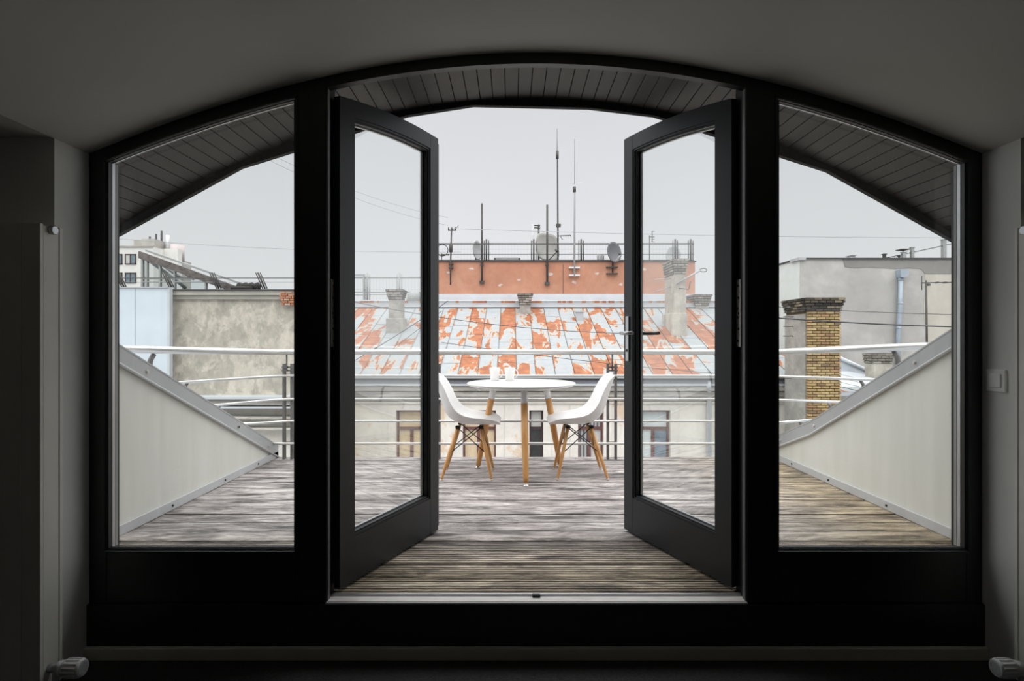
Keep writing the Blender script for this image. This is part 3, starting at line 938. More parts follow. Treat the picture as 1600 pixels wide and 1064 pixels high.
CEN = [(0.252, 0.412), (0.235, 0.411), (0.17, 0.414), (0.055, 0.411), (-0.055, 0.412), (-0.135, 0.452), (-0.175, 0.50), (-0.203, 0.58), (-0.235, 0.69), (-0.258, 0.77), (-0.268, 0.797)]
EDG = [(0.258, 0.426), (0.235, 0.452), (0.18, 0.470), (0.08, 0.482), (0.0, 0.490), (-0.068, 0.522), (-0.113, 0.58), (-0.14, 0.645), (-0.185, 0.74), (-0.225, 0.785), (-0.258, 0.803)]
HW = [0.165, 0.205, 0.225, 0.232, 0.235, 0.235, 0.23, 0.222, 0.205, 0.18, 0.15]
def chair(name, label, loc, rz):
    ch = thing(name, (0, 0, 0), label, 'chair', 'white shell chairs at the table')
    nw = 14
    vs, fs = [], []
    n = len(CEN)
    for i in range(n):
        for j in range(nw + 1):
            w_ = -1 + 2 * j / nw
            k = abs(w_) ** 2.6
            vs.append((CEN[i][0] + (EDG[i][0] - CEN[i][0]) * k, HW[i] * math.copysign(abs(w_) ** 0.92, w_), CEN[i][1] + (EDG[i][1] - CEN[i][1]) * k))
    for i in range(n - 1):
        for j in range(nw):
            a = i * (nw + 1) + j
            fs.append((a, a + 1, a + nw + 2, a + nw + 1))
    MB().add(vs, fs, True).build('seat_shell', 'white_plastic', ch, 0, 2, 0.009)
    tops = {}
    for su, bu, tu in ((1, 0.190, 0.105), (-1, -0.195, -0.075)):
        for sy in (-1, 1):
            b0 = Vector((bu, sy * 0.185, 0.006)); b1 = Vector((tu, sy * 0.115, 0.392))
            t = b1 - b0
            lg = MB().tube([b0, b0 + t * 0.03, b0 + t * 0.45, b0 + t], [0.0095, 0.0105, 0.0145, 0.0135], 14).build('leg', 'beech', ch)
            MB().tube([b0 - t.normalized() * 0.005, b0 + t * 0.012], 0.0100, 12).build('glide', 'white_plastic', lg)
            tops[(su, sy)] = (b0, b1)
            MB().box(tu - 0.018, tu + 0.018, sy * 0.115 - 0.018, sy * 0.115 + 0.018, 0.385, 0.409).build('mount', 'wire_black', ch, 0.004)
    def rod(p, q2):
        MB().tube([p, q2], 0.0038, 8).build('brace_rod', 'wire_black', ch)
    ks = list(tops)
    for a, c2 in (((1, 1), (-1, 1)), ((1, -1), (-1, -1)), ((1, 1), (1, -1)), ((-1, 1), (-1, -1))):
        for p, q2 in ((a, c2), (c2, a)):
            lo = tops[p][0].lerp(tops[p][1], 0.50); hi = tops[q2][1]
            rod(lo, hi)
    ch.location = loc
    ch.rotation_euler = (0, 0, rz)
    return ch
chair('shell_chair', 'white plastic shell chair left of the table, partly hidden by the open door', (-0.345, 4.48, 0.0018), 0)
chair('shell_chair', 'white plastic shell chair right of the table, turned to the left', (0.54, 4.50, 0.0018), math.pi)

# ------------------------------------------------------------------ ground far below
tag(box('ground', -90, 90, 5.4, 150, -10.2, -10.0, 'ground_asphalt'), 'grey courtyard ground far below the terrace', 'ground', kind='structure')

# ------------------------------------------------------------------ house opposite with the rusty roof
YW = 16.0
hs = thing('apartment_house', (0, YW, -10.0), 'old plastered house across the courtyard with a rusty sheet metal roof', 'house')
HX0, HX1 = -8.0, ax(1262, YW)
wins = [  # px0, px1, frame, upper, lower left, lower right
    (619, 668, 'window_frame_brown', 'curtain_beige', 'curtain_beige', 'curtain_beige'),
    (723, 775, 'window_frame_brown', 'curtain_beige', 'curtain_beige', 'curtain_beige'),
    (827, 849, 'window_frame_dark', 'curtain_grey', 'glass_dark', None),
    (903, 943, 'window_frame_brown', 'blind_striped', 'blind_striped', 'curtain_grey'),
    (1000, 1047, 'window_frame_brown', 'curtain_pale', 'curtain_pale', 'glass_blue'),
    (1132, 1178, 'window_frame_brown', 'curtain_grey', 'glass_dark', 'glass_dark')]
ZT, ZB = az(641, YW), az(641, YW) - 2.05
q = MB()
xp = HX0
for wn in wins:
    a, c2 = ax(wn[0], YW), ax(wn[1], YW)
    q.box(xp, a, YW, YW + 0.4, ZB, ZT)
    xp = c2
q.box(xp, HX1, YW, YW + 0.4, ZB, ZT)
q.box(HX0, HX1, YW, YW + 0.4, ZT, az(600, YW))
q.box(HX0, HX1, YW, YW + 0.4, -10.0, ZB)
q.box(HX1 - 0.4, HX1, YW + 0.4, YW + 6.5, -10.0, az(604, YW))
q.box(HX0, HX1, YW + 6.2, YW + 6.5, -10.0, 2.2)
q.build('facade', 'facade_plaster', hs)
for (p0, p1, fm, up, ll, lr) in wins:
    a, c2 = ax(p0, YW), ax(p1, YW)
    zt, zb = ZT, ZB
    zm = az(670, YW)
    q = MB()
    t = 0.055
    y0, y1 = YW + 0.14, YW + 0.22
    q.box(a, a + t, y0, y1, zb, zt); q.box(c2 - t, c2, y0, y1, zb, zt)
    q.box(a + t, c2 - t, y0, y1, zt - t, zt); q.box(a + t, c2 - t, y0, y1, zb, zb + t)
    q.box(a + t, c2 - t, y0 - 0.01, y1, zm - 0.045, zm + 0.035)
    xm = a + (c2 - a) * (0.47 if lr else 0.5)
    if lr: q.box(xm - 0.045, xm + 0.045, y0, y1, zb + t, zm - 0.045)
    wo = q.build('window', fm, hs)
    box('pane', a + t, c2 - t, y1 - 0.03, y1 + 0.01, zm + 0.035, zt - t, up, wo)
    if lr:
        box('pane', a + t, xm - 0.045, y1 - 0.03, y1 + 0.01, zb + t, zm - 0.045, ll, wo)
        box('pane', xm + 0.045, c2 - t, y1 - 0.03, y1 + 0.01, zb + t, zm - 0.045, lr, wo)
    else:
        box('pane', a + t, c2 - t, y1 - 0.03, y1 + 0.01, zb + t, zm - 0.045, ll, wo)
    # flat plaster surround
    s = MB()
    s.box(a - 0.22, a - 0.0, YW - 0.035, YW, zb, zt + 0.14); s.box(c2, c2 + 0.22, YW - 0.035, YW, zb, zt + 0.14)
    s.box(a, c2, YW - 0.035, YW, zt, zt + 0.14)
    s.build('window_surround', 'facade_plaster', wo)
# cornice courses, top to bottom (projection, z range)
for p0, p1, pj, mt_ in ((599, 603, 0.42, 'tin_white'), (603, 611, 0.34, 'cornice_plaster'), (611.5, 620, 0.24, 'cornice_plaster'), (620.5, 626, 0.14, 'facade_plaster'), (627, 630.5, 0.07, 'facade_plaster')):
    box('cornice_course', HX0, HX1 + pj * 0.5, YW - pj, YW + 0.02, az(p1, YW - pj), az(p0, YW - pj), mt_, hs, 0.01)
# downpipe on the facade
dp = MB().tube([(ax(1108, 15.6), 15.62, az(594, 15.6)), (ax(1108, 15.6), 15.62, az(604, 15.6)), (ax(1108, 15.9), 15.9, az(616, 15.9)), (ax(1108, 15.9), 15.9, -9.9)], 0.07, 10).build('downpipe', 'tin_white', hs)

# roof: base sheet and seamed panels
E0, E1 = 15.55, 22.3
ZE = az(588.5, E0)
ZRG = az(472, E1)
SL = (ZRG - ZE) / (E1 - E0)
TH = math.atan(SL)
RX0, RX1 = ax(505, 16.0) - 2.5, ax(1262, 15.8)
def roof_z(Y): return ZE + SL * (Y - E0)
poly = [(E0 - 0.02, ZE - 0.02), (E1, ZRG - 0.02), (E1, ZRG - 0.14), (E0 - 0.02, ZE - 0.10)]
roof = MB().prism(poly, 'x', RX0, RX1).build('roof', 'antenna_dark', hs)
PWD = 0.545
def panel_mesh():
    me = bpy.data.meshes.new('roof_sheet')
    bm = bmesh.new()
    w2 = PWD / 2
    pr = [(-w2 + 0.008, 0.0), (-w2 + 0.008, 0.022), (-w2 + 0.018, 0.022), (-w2 + 0.020, 0.004), (w2 - 0.008, 0.004), (w2 - 0.008, 0.0)]
    a = [bm.verts.new((x, 0.006, z)) for x, z in pr]
    c2 = [bm.verts.new((x, 0.996, z)) for x, z in pr]
    n = len(pr)
    for i in range(n):
        bm.faces.new((a[i], a[(i + 1) % n], c2[(i + 1) % n], c2[i]))
    bm.faces.new(a); bm.faces.new(list(reversed(c2)))
    bmesh.ops.recalc_face_normals(bm, faces=bm.faces)
    bm.to_mesh(me); bm.free()
    me.materials.append(M['rusty_tin'])
    return me
pmesh = panel_mesh()
LEN = math.hypot(E1 - E0, ZRG - ZE)
ncol = int((RX1 - RX0) / PWD)
rnd = random.Random(11)
for i in range(ncol):
    xc = RX1 - PWD * (i + 0.5)
    cuts = [0, rnd.uniform(0.9, 2.0)]
    while cuts[-1] < LEN - 1.2:
        cuts.append(cuts[-1] + rnd.choice((1.35, 1.7, 2.05)))
    cuts[-1] = LEN
    for a, c2 in zip(cuts, cuts[1:]):
        Y = E0 + a * math.cos(TH)
        put(pmesh, 'roof_sheet', roof, (xc, Y, roof_z(Y) - 0.012 + 0.0), (TH, 0, 0), (1, c2 - a, 1))
MB().tube([(RX0, E0 - 0.06, ZE - 0.005), (RX1 + 0.05, E0 - 0.06, ZE - 0.005)], 0.045, 10).build('eave_gutter', 'tin_white', hs)
box('eave_fascia', HX0, RX1, E0 + 0.02, E0 + 0.10, az(599.5, E0), ZE - 0.06, 'flashing_dark', hs)  # dark colour paints in the band of shade below the eave
box('ridge_flashing', RX0, RX1, E1 - 0.1, E1 + 0.15, ZRG - 0.03, ZRG + 0.08, 'tin_roof', hs)
MB().tube([(RX0, E1 - 0.12, ZRG + 0.02), (RX1, E1 - 0.12, ZRG + 0.02)], 0.05, 10).build('ridge_roll', 'tin_white', hs)
box('ridge_ledge', RX0, RX1, 21.62, E1 - 0.1, roof_z(21.62) - 0.1, az(473.5, 21.62), 'flashing', hs)
box('ridge_dark_strip', RX0, RX1, 21.57, 21.62, roof_z(21.57) - 0.05, az(480, 21.57), 'flashing_dark', hs)  # dark line along the foot of the ridge ledge
MB().tube([(RX0, 21.56, az(479, 21.56)), (RX1, 21.56, az(479, 21.56))], 0.03, 8).build('ridge_roll', 'tin_white', hs)
box('ridge_rust_strip', RX0, RX1, 21.7, E1 - 0.1, az(473.5, 21.62), az(470.5, 21.9), 'rusty_tin', hs)
box('flat_roof', RX0, RX1, E1 + 0.1, E1 + 7, ZRG - 0.3, ZRG + 0.05, 'roof_felt', hs)
vz = roof_z(20.3)
vt = MB().box(ax(900, 20.3), ax(911, 20.3), 20.2, 20.45, vz - 0.1, vz + 0.24)
vt.box(ax(898, 20.3), ax(913, 20.3), 20.16, 20.49, vz + 0.24, vz + 0.30)
vt.build('roof_vent', 'flashing', hs)

# orange penthouse block behind the ridge
YO = 23.0
ob = thing('penthouse_block', (2.3, YO, ZRG), 'orange rendered block rising behind the rusty roof ridge', 'building')
OX0, OX1 = ax(676, YO), ax(1086, YO)
OZ = az(409, YO)
box('wall', OX0, OX1, YO, YO + 6, ZRG + 0.05, OZ, 'orange_render', ob)
box('coping', OX0 - 0.04, OX1 + 0.04, YO - 0.06, YO + 6, OZ, OZ + 0.045, 'antenna_dark', ob)
box('base_flashing', OX0, OX1 + 0.2, YO - 0.30, YO - 0.003, ZRG + 0.05, az(460, YO), 'tin_white', ob)
box('ledge', RX0 + 3, OX1 + 1.0, YO - 0.5, YO - 0.32, ZRG + 0.02, az(470, YO - 0.4), 'rusty_tin', ob)
box('wall_joint', ax(880, YO) - 0.01, ax(880, YO) + 0.01, YO - 0.006, YO + 0.01, ZRG + 0.3, OZ - 0.1, 'antenna_dark', ob)
for k in range(9):
    x = ax(705 + 37 * k + rnd.uniform(-8, 8), YO); z = rnd.uniform(ZRG + 0.5, OZ - 0.2)
    pts = [(x + rnd.uniform(0.03, 0.14) * math.cos(2 * math.pi * i / 7), z + rnd.uniform(0.02, 0.10) * math.sin(2 * math.pi * i / 7)) for i in range(7)]
    MB().prism(pts, 'y', YO - 0.006, YO + 0.01).build('flaked_patch', 'orange_chip', ob)

def mesh_fence(name, label, pts, groups, top, base, parent_mat='antenna_dark'):
    fn = thing(name, pts[0], label, 'railing')
    a, c2 = Vector(pts[0]), Vector(pts[1])
    d = (c2 - a); L = d.length; d.normalize()
    for z, rr_ in ((top, 0.032), (base, 0.026), (0.3, 0.012)):
        MB().tube([a + Vector((0, 0, z)), c2 + Vector((0, 0, z))], rr_, 6).build('rail', parent_mat, fn)
    for g in groups:
        for off, hh in ((-0.095, -0.0), (0, 0.10), (0.095, 0.0)):
            p = a + d * (g + off)
            MB().tube([p, p + Vector((0, 0, top + 0.13 + hh * 0.6))], 0.022 if off else 0.04, 6).build('post', parent_mat, fn)
    q = MB()
    k = 0.1
    while k < L:
        p = a + d * k
        q.box(p.x - 0.0016, p.x + 0.0016, p.y - 0.0016, p.y + 0.0016, p.z, p.z + top)
        k += 0.13
    for z in (0.5,):
        q.box(min(a.x, c2.x), max(a.x, c2.x), a.y - 0.0025, a.y + 0.0025, a.z + z, a.z + z + 0.006)
    o = q.build('mesh_infill', 'cable_pale', fn)
    o['kind'] = 'stuff'
    return fn
zt = OZ + 0.045
mesh_fence('roof_railing', 'dark mesh railing along the top of the orange block', [(OX0, YO + 0.25, zt), (OX1 + 0.03, YO + 0.25, zt)],
           [ax(p, YO + 0.25) - OX0 for p in (760, 834, 908, 1055)] + [OX1 - OX0 - 0.1], 0.73, 0.05)
# railing and gate over the flat roof further left
YG = 23.0
zg = ZRG + 0.05
mesh_fence('roof_railing', 'pale mesh railing above the roof ridge, left of the orange block', [(ax(540, YG), YG, zg), (ax(668, YG), YG, zg)],
           [ax(574, YG) - ax(540, YG), ax(624, YG) - ax(540, YG)], 1.0, 0.4, 'greenhouse_frame')
gt = thing('roof_gate', (ax(556, YG), YG - 0.1, zg), 'pale framed gate panel on the ridge seen through the left door', 'gate')
q = MB()
xa, xb = ax(548, YG), ax(571, YG)
zt2 = az(429, YG)
q.box(xa, xa + 0.07, YG - 0.15, YG - 0.08, zg, zt2); q.box(xb - 0.07, xb, YG - 0.15, YG - 0.08, zg, zt2)
q.box(xa + 0.07, xb - 0.07, YG - 0.15, YG - 0.08, zt2 - 0.07, zt2); q.box(xa + 0.07, xb - 0.07, YG - 0.15, YG - 0.08, zg, zg + 0.08)
q.box(xa + 0.07, xb - 0.07, YG - 0.14, YG - 0.10, az(462, YG), az(461, YG))
q.build('gate_frame', 'greenhouse_frame', gt)
box('gate_latch', xb, xb + 0.03, YG - 0.16, YG - 0.10, az(455, YG), az(452, YG), 'antenna_dark', gt)

# ------------------------------------------------------------------ chimneys
BM = {k: unit_mesh('brick', k) for k in ('brick_yellow', 'brick_cap', 'brick_red', 'brick_greyish')}
def course_bricks(parent, mat, face, a0, a1, fixed, z, h, bl, dep=0.03, shift=False, rr=rnd, skip=0.0):
    """one course of bricks on a face: 'front' runs in x at y=fixed, 'left' runs in y at x=fixed"""
    x = a0 - (bl / 2 if shift else 0)
    while x < a1 - 0.01:
        e = min(x + bl, a1); s0 = max(x, a0)
        if e - s0 > 0.03 and rr.random() >= skip:
            ln = e - s0 - 0.017
            pj = dep + rr.uniform(-0.006, 0.006)
            c = (s0 + e) / 2
            rz_ = rr.uniform(-0.012, 0.012)
            if face == 'front':
                put(BM[mat], 'brick', parent, (c, fixed + 0.05 - pj, z + h / 2), (0, rz_, 0), (ln, 0.1, h - 0.018))
            else:
                put(BM[mat], 'brick', parent, (fixed + 0.05 - pj, c, z + h / 2), (rz_, 0, 0), (0.1, ln, h - 0.018))
        x += bl

# tall brick chimney in the right window
YC = 14.2
cx0, cx1 = ax(1262, YC), ax(1314, YC)
cy1 = YC + 1.15
ct = az(463, YC); cb = az(487, YC); cz0 = -3.2
ch = thing('brick_chimney', (cx0, YC, cz0), 'tall yellow brick chimney with dark corbelled cap, one side plastered grey', 'chimney')
box('core', cx0 + 0.02, cx1 - 0.02, YC + 0.03, cy1, cz0, ct - 0.05, 'mortar', ch)
box('plaster_coat', cx0 - 0.015, cx0 + 0.03, YC + 0.10, cy1 + 0.01, az(690, YC), cb - 0.05, 'stack_plaster', ch)
hh = 0.0696
z = az(672, YC); k = 0
while z < cb - 0.02:
    course_bricks(ch, 'brick_yellow', 'front', cx0, cx1, YC, z, hh, 0.22, 0.022, k % 2 == 1)
    z += hh; k += 1
zc = z
n_cap = max(3, int((ct - zc) / hh + 0.5))
for i in range(n_cap):
    pj = [0.015, 0.03, 0.05, 0.07, 0.085, 0.085, 0.085][min(i, 6)]
    box('cap_course', cx0 - pj + 0.02, cx1 + pj - 0.02, YC - pj + 0.02, cy1 + pj, zc, zc + hh, 'cap_mortar', ch)
    course_bricks(ch, 'brick_cap', 'front', cx0 - pj, cx1 + pj, YC - pj, zc, hh, 0.2, 0.01, i % 2 == 1, skip=0.04)
    course_bricks(ch, 'brick_cap', 'left', YC - pj + 0.1, cy1 + pj, cx0 - pj, zc, hh, 0.2, 0.01, i % 2 == 0, skip=0.04)
    zc += hh
for zz in (478, 495, 510, 525):
    MB().tube([(cx0 - 0.28, YC + 0.7, az(zz, YC + 0.7)), (cx0 + 0.05, YC + 0.7, az(zz, YC + 0.7))], 0.011, 6).build('step_iron', 'antenna_dark', ch)

def roof_chimney(name, label, x0, x1, y0, y1, ztop, n_cap, body, brick, capmat='cap_mortar', capw=0.05, zb=None, bl=0.25, extra=None):
    zb = roof_z(y0) - 0.3 if zb is None else zb
    c = thing(name, ((x0 + x1) / 2, y0, zb), label, 'chimney')
    hc = 0.085
    zc = ztop - n_cap * hc
    box('shaft', x0, x1, y0, y1, zb, zc, body, c, 0.01)
    for i in range(n_cap):
        pj = capw * (i + 1) / n_cap
        box('cap_course', x0 - pj + 0.02, x1 + pj - 0.02, y0 - pj + 0.02, y1 + pj, zc, zc + hc, capmat, c)
        course_bricks(c, brick, 'front', x0 - pj, x1 + pj, y0 - pj, zc, hc, bl, 0.012, i % 2 == 1)
        course_bricks(c, brick, 'left', y0 - pj + 0.1, y1 + pj, x0 - pj, zc, hc, bl, 0.012, i % 2 == 0)
        zc += hc
    return c
roof_chimney('roof_chimney', 'small chimney with dark brick cap near the ridge, in the open doorway', ax(813, 21), ax(829, 21), 20.9, 21.4, az(458, 20.9), 5, 'stack_plaster', 'brick_greyish', capw=0.10)
c = roof_chimney('roof_chimney', 'tall plastered chimney with brick cap behind the right door glass', ax(1054, 18.75), ax(1072, 18.75), 18.75, 19.95, az(404, 18.75), 6, 'chimney_plaster', 'brick_greyish', capw=0.07)
box('plinth', ax(1050, 18.7), ax(1073.5, 18.7), 18.68, 19.98, roof_z(18.6) - 0.3, az(489, 18.7), 'chimney_plaster', c, 0.02)
roof_chimney('roof_chimney', 'low wide brick chimney right of the orange block', ax(1087, 21.5), ax(1107, 21.5), 21.5, 22.2, az(460, 21.5), 5, 'stack_plaster', 'brick_greyish', capw=0.12)
c = roof_chimney('roof_chimney', 'weathered grey chimney with wide head behind the left door glass', ax(607, 19.0), ax(627, 19.0), 19.0, 19.6, az(452, 19), 4, 'stack_plaster', 'brick_greyish', capw=0.09)
box('plinth', ax(603, 18.95), ax(630, 18.95), 18.93, 19.7, roof_z(18.9) - 0.3, az(497, 18.95), 'stack_plaster', c, 0.03)
# ventilation dome beside it
vd = thing('roof_ventilator', (ax(648, 22), 22.0, roof_z(22) - 0.05), 'small round roof ventilator beside the grey chimney', 'ventilator')
MB().lathe([(0.0, 0.42), (0.12, 0.40), (0.22, 0.30), (0.26, 0.16), (0.26, -0.1), (0.0, -0.1)], 20, Matrix.Translation((ax(648, 22), 22.0, roof_z(22) + 0.15))).build('hood', 'greenhouse_frame', vd)
MB().tube([(ax(637, 22), 22, roof_z(22) - 0.05), (ax(637, 22), 22, az(459, 22))], 0.05, 8).build('vent_pipe', 'greenhouse_frame', vd)

# ------------------------------------------------------------------ masts, dishes and aerials on the orange block
def pole(name, label, px, p0, p1, Y, r, mat, cat='pole', brackets=(), group=None, extra=None):
    t = thing(name, (ax(px, Y), Y, az(p1, Y)), label, cat, group)
    MB().tube([(ax(px, Y), Y, az(p1, Y)), (ax(px, Y), Y, az(p0, Y))], r, 8).build('shaft', mat, t)
    for bz in brackets:
        X = ax(px, Y)
        MB().box(X - 0.22, X + 0.22, Y, YO, az(bz, Y) - 0.025, az(bz, Y) + 0.025).build('bracket', mat, t)
    return t
t = pole('roof_pole', 'bare dark steel pole left of the big dish, in front of orange wall', 753, 318, 441, 22.9, 0.042, 'antenna_dark')
MB().box(ax(753, 22.9) - 0.1, ax(753, 22.9) + 0.1, 22.85, YO, az(441, 22.9) - 0.05, az(441, 22.9) + 0.06).build('foot_bracket', 'antenna_dark', t)
MB().box(ax(753, 22.9) - 0.07, ax(753, 22.9) + 0.07, 22.87, YO, az(415, 22.9), az(412, 22.9)).build('clamp', 'antenna_dark', t)
t = pole('roof_pole', 'bare dark steel pole crossing the big pale dish', 855, 320, 443, 22.9, 0.042, 'antenna_dark')
MB().box(ax(855, 22.9) - 0.1, ax(855, 22.9) + 0.1, 22.85, YO, az(443, 22.9) - 0.05, az(443, 22.9) + 0.06).build('foot_bracket', 'antenna_dark', t)
MB().box(ax(855, 22.9) - 0.07, ax(855, 22.9) + 0.07, 22.87, YO, az(415, 22.9), az(412, 22.9)).build('clamp', 'antenna_dark', t)

YM = 24.0
t = thing('antenna_mast', (ax(871, YM), YM, OZ + 0.045), 'tallest dark whip antenna mast behind the big dish', 'antenna')
MB().tube([(ax(872, YM), YM, OZ + 0.045), (ax(871, YM), YM, az(245, YM)), (ax(870.5, YM), YM, az(240, YM))], [0.034, 0.028, 0.024], 8).build('mast', 'antenna_dark', t)
MB().tube([(ax(870.5, YM), YM, az(242, YM)), (ax(870.5, YM), YM, az(201, YM))], 0.014, 6).build('whip', 'antenna_mid', t)
MB().tube([(ax(870.8, YM), YM, az(248, YM)), (ax(870.8, YM), YM, az(236, YM))], 0.06, 8).build('coil', 'antenna_dark', t)
MB().tube([(ax(871, YM), YM, az(237, YM)), (ax(884, YM), YM - 0.1, az(238, YM))], 0.008, 5).build('radial', 'antenna_pale', t)
MB().box(ax(871, YM) - 0.06, ax(874, YM) + 0.06, YM - 0.06, YM + 0.06, az(355, YM), az(350, YM)).build('junction_box', 'antenna_dark', t)
q = MB()
q.tube([(ax(873, YM), YM - 0.05, az(369, YM)), (ax(892, YM), YM - 0.05, az(368, YM))], 0.018, 6)
for k in range(6):
    X = ax(877 + 2.8 * k, YM)
    q.tube([(X, YM - 0.15, az(368.5, YM) - 0.05), (X, YM + 0.05, az(368.5, YM) + 0.05)], 0.010, 5)
q.tube([(ax(875, YM), YM - 0.05, az(369, YM)), (ax(879, YM), YM - 0.05, az(375, YM))], 0.014, 5)
q.build('side_aerial', 'antenna_dark', t)
t = thing('antenna_mast', (ax(897.5, 22.85), 22.85, az(432, 22.85)), 'pale slender antenna mast bracketed to the orange wall', 'antenna')
Y = 22.85
MB().tube([(ax(897.5, Y), Y, az(432, Y)), (ax(898, Y), Y, az(300, Y)), (ax(898, Y), Y, az(288, Y))], [0.042, 0.034, 0.03], 8).build('mast', 'antenna_light', t)
MB().tube([(ax(898, Y), Y, az(290, Y)), (ax(898, Y), Y, az(217, Y))], 0.014, 6).build('whip', 'antenna_mid', t)
MB().tube([(ax(897.6, Y), Y, az(300, Y)), (ax(897.4, Y), Y, az(292, Y))], 0.065, 8).build('coil', 'antenna_dark', t)
for p in ((889, 284), (911, 285)):
    MB().tube([(ax(897.6, Y), Y, az(288, Y)), (ax(p[0], Y), Y, az(p[1], Y))], 0.008, 5).build('radial', 'antenna_pale', t)
for bz in (418, 430):
    MB().box(ax(889, Y), ax(906, Y), Y - 0.03, YO, az(bz, Y) - 0.03, az(bz, Y) + 0.03).build('bracket', 'antenna_pale', t)
# low utility pole with crossarm
Y = 22.85
t = thing('utility_pole', (ax(704.5, Y), Y, az(445, Y)), 'short utility pole with crossarm and insulators at the left of the roof', 'pole')
MB().tube([(ax(704, Y), Y, az(445, Y)), (ax(704, Y), Y, az(412, Y)), (ax(705.5, Y), Y, az(356, Y))], 0.032, 8).build('shaft', 'antenna_dark', t)
MB().box(ax(700, Y), ax(713, Y), Y - 0.03, Y + 0.03, az(360.5, Y), az(358.8, Y)).build('crossarm', 'antenna_dark', t)
for p in (701, 706, 711.5):
    MB().tube([(ax(p, Y), Y, az(359, Y)), (ax(p, Y), Y, az(355, Y))], [0.03, 0.022], 8).build('insulator', 'antenna_dark', t)
MB().tube([(ax(704.5, Y), Y, az(394, Y)), (ax(704.5, Y), Y, az(380, Y))], 0.07, 10).build('transformer', 'antenna_dark', t)
MB().tube([(ax(712, Y), Y, az(358, Y)), (ax(716.5, Y), Y, az(352, Y))], 0.01, 5).build('stay', 'antenna_dark', t)
for p in (418, 412):
    MB().box(ax(701, Y), ax(708, Y), Y - 0.03, YO, az(p, Y) - 0.02, az(p, Y) + 0.02).build('clamp', 'antenna_dark', t)
# hoop
t = thing('wall_hoop', (ax(692, 23.4), 23.4, zt), 'dark metal hoop standing beside the utility pole', 'hoop')
q = [(ax(691, 23.4) + 0.24 * math.cos(R(a)), 23.4, az(391, 23.4) + 0.24 * math.sin(R(a))) for a in range(-100, 261, 15)]
MB().tube(q, 0.018, 6).build('ring', 'antenna_dark', t)
MB().tube([(ax(690, 23.4), 23.4, zt), (ax(690, 23.4), 23.4, az(396, 23.4))], 0.02, 6).build('stand', 'antenna_dark', t)
MB().box(ax(690, 23.4), ax(702, 23.4), 23.36, 23.44, az(399, 23.4), az(397.5, 23.4)).build('foot', 'antenna_dark', t)

def dish(name, label, px, py, wpx, hpx, Y, yaw, mat, tilt=8, arm=True, stand=None, square=1.0):
    """offset satellite dish: width and height in metres at its depth; yaw turns it away from the viewer"""
    H, Wd = hpx * Y / F / 2, wpx * Y / F / 2
    C = Vector((ax(px, Y), Y, az(py, Y)))
    t = thing(name, (C.x, C.y, C.z - H), label, 'satellite dish')
    mt = Matrix.Translation(C) @ Matrix.Rotation(R(yaw), 4, 'Z') @ Matrix.Rotation(R(-tilt), 4, 'X')
    vs, fs = [], []
    nr, na = 6, 32
    for i in range(nr + 1):
        r = i / nr
        for k in range(na):
            a = 2 * math.pi * k / na
            ca, sa = math.cos(a), math.sin(a)
            ex = 2 / (2 * square)
            vx = math.copysign(abs(ca) ** (1 / square), ca); vz = math.copysign(abs(sa) ** (1 / square), sa)
            vs.append(mt @ Vector((Wd * r * vx, 0.16 * H * (1 - r * r) * 1.3, H * r * vz)))
    for i in range(nr):
        for k in range(na):
            a, b2 = i * na + k, i * na + (k + 1) % na
            fs.append((a, b2, b2 + na, a + na))
    MB().add(vs, fs, True).build('reflector', mat, t, 0, 0, 0.03)
    if arm:
        p0 = mt @ Vector((0, 0.02, -H * 0.96)); p1 = mt @ Vector((0, -H * 0.9, -H * 0.55))
        MB().tube([p0, p1], 0.02, 6).build('feed_arm', 'antenna_pale' if mat != 'dish_pale' else 'antenna_dark', t)
        MB().tube([p1, mt @ Vector((0, -H * 0.78, -H * 0.36))], 0.045, 8).build('feed_horn', 'antenna_dark', t)
    back = mt @ Vector((0, 0.25 * H, -0.2 * H))
    MB().tube([back, Vector((back.x, back.y + 0.1, back.z - 0.1)), Vector((back.x, back.y + 0.1, stand if stand is not None else zt))], 0.03, 8).build('mount_pole', 'antenna_dark', t)
    return t
dish('satellite_dish', 'narrow grey satellite dish seen almost edge-on beside the pole', 746, 391, 26, 31, 23.8, 62, 'dish_mid', 4, False)
dish('satellite_dish', 'largest pale beige satellite dish in the middle of the roof', 856, 386, 47, 44, 23.9, 38, 'dish_pale', 6, True, None, 1.7)
Yd = 22.8
t = dish('satellite_dish', 'round dark grey satellite dish bracketed beside the right door', 960, 394, 25, 34, Yd, 22, 'dish_grey', 10, True, az(428, Yd))
for bz in (417, 427):
    MB().box(ax(948, Yd), ax(966, Yd), Yd + 0.02, YO, az(bz, Yd) - 0.02, az(bz, Yd) + 0.02).build('bracket', 'antenna_dark', t)
dish('satellite_dish', 'pale satellite dish above the tall chimney behind right door glass', 1052, 399, 22, 32, 24.0, -25, 'dish_mid', 14, False)

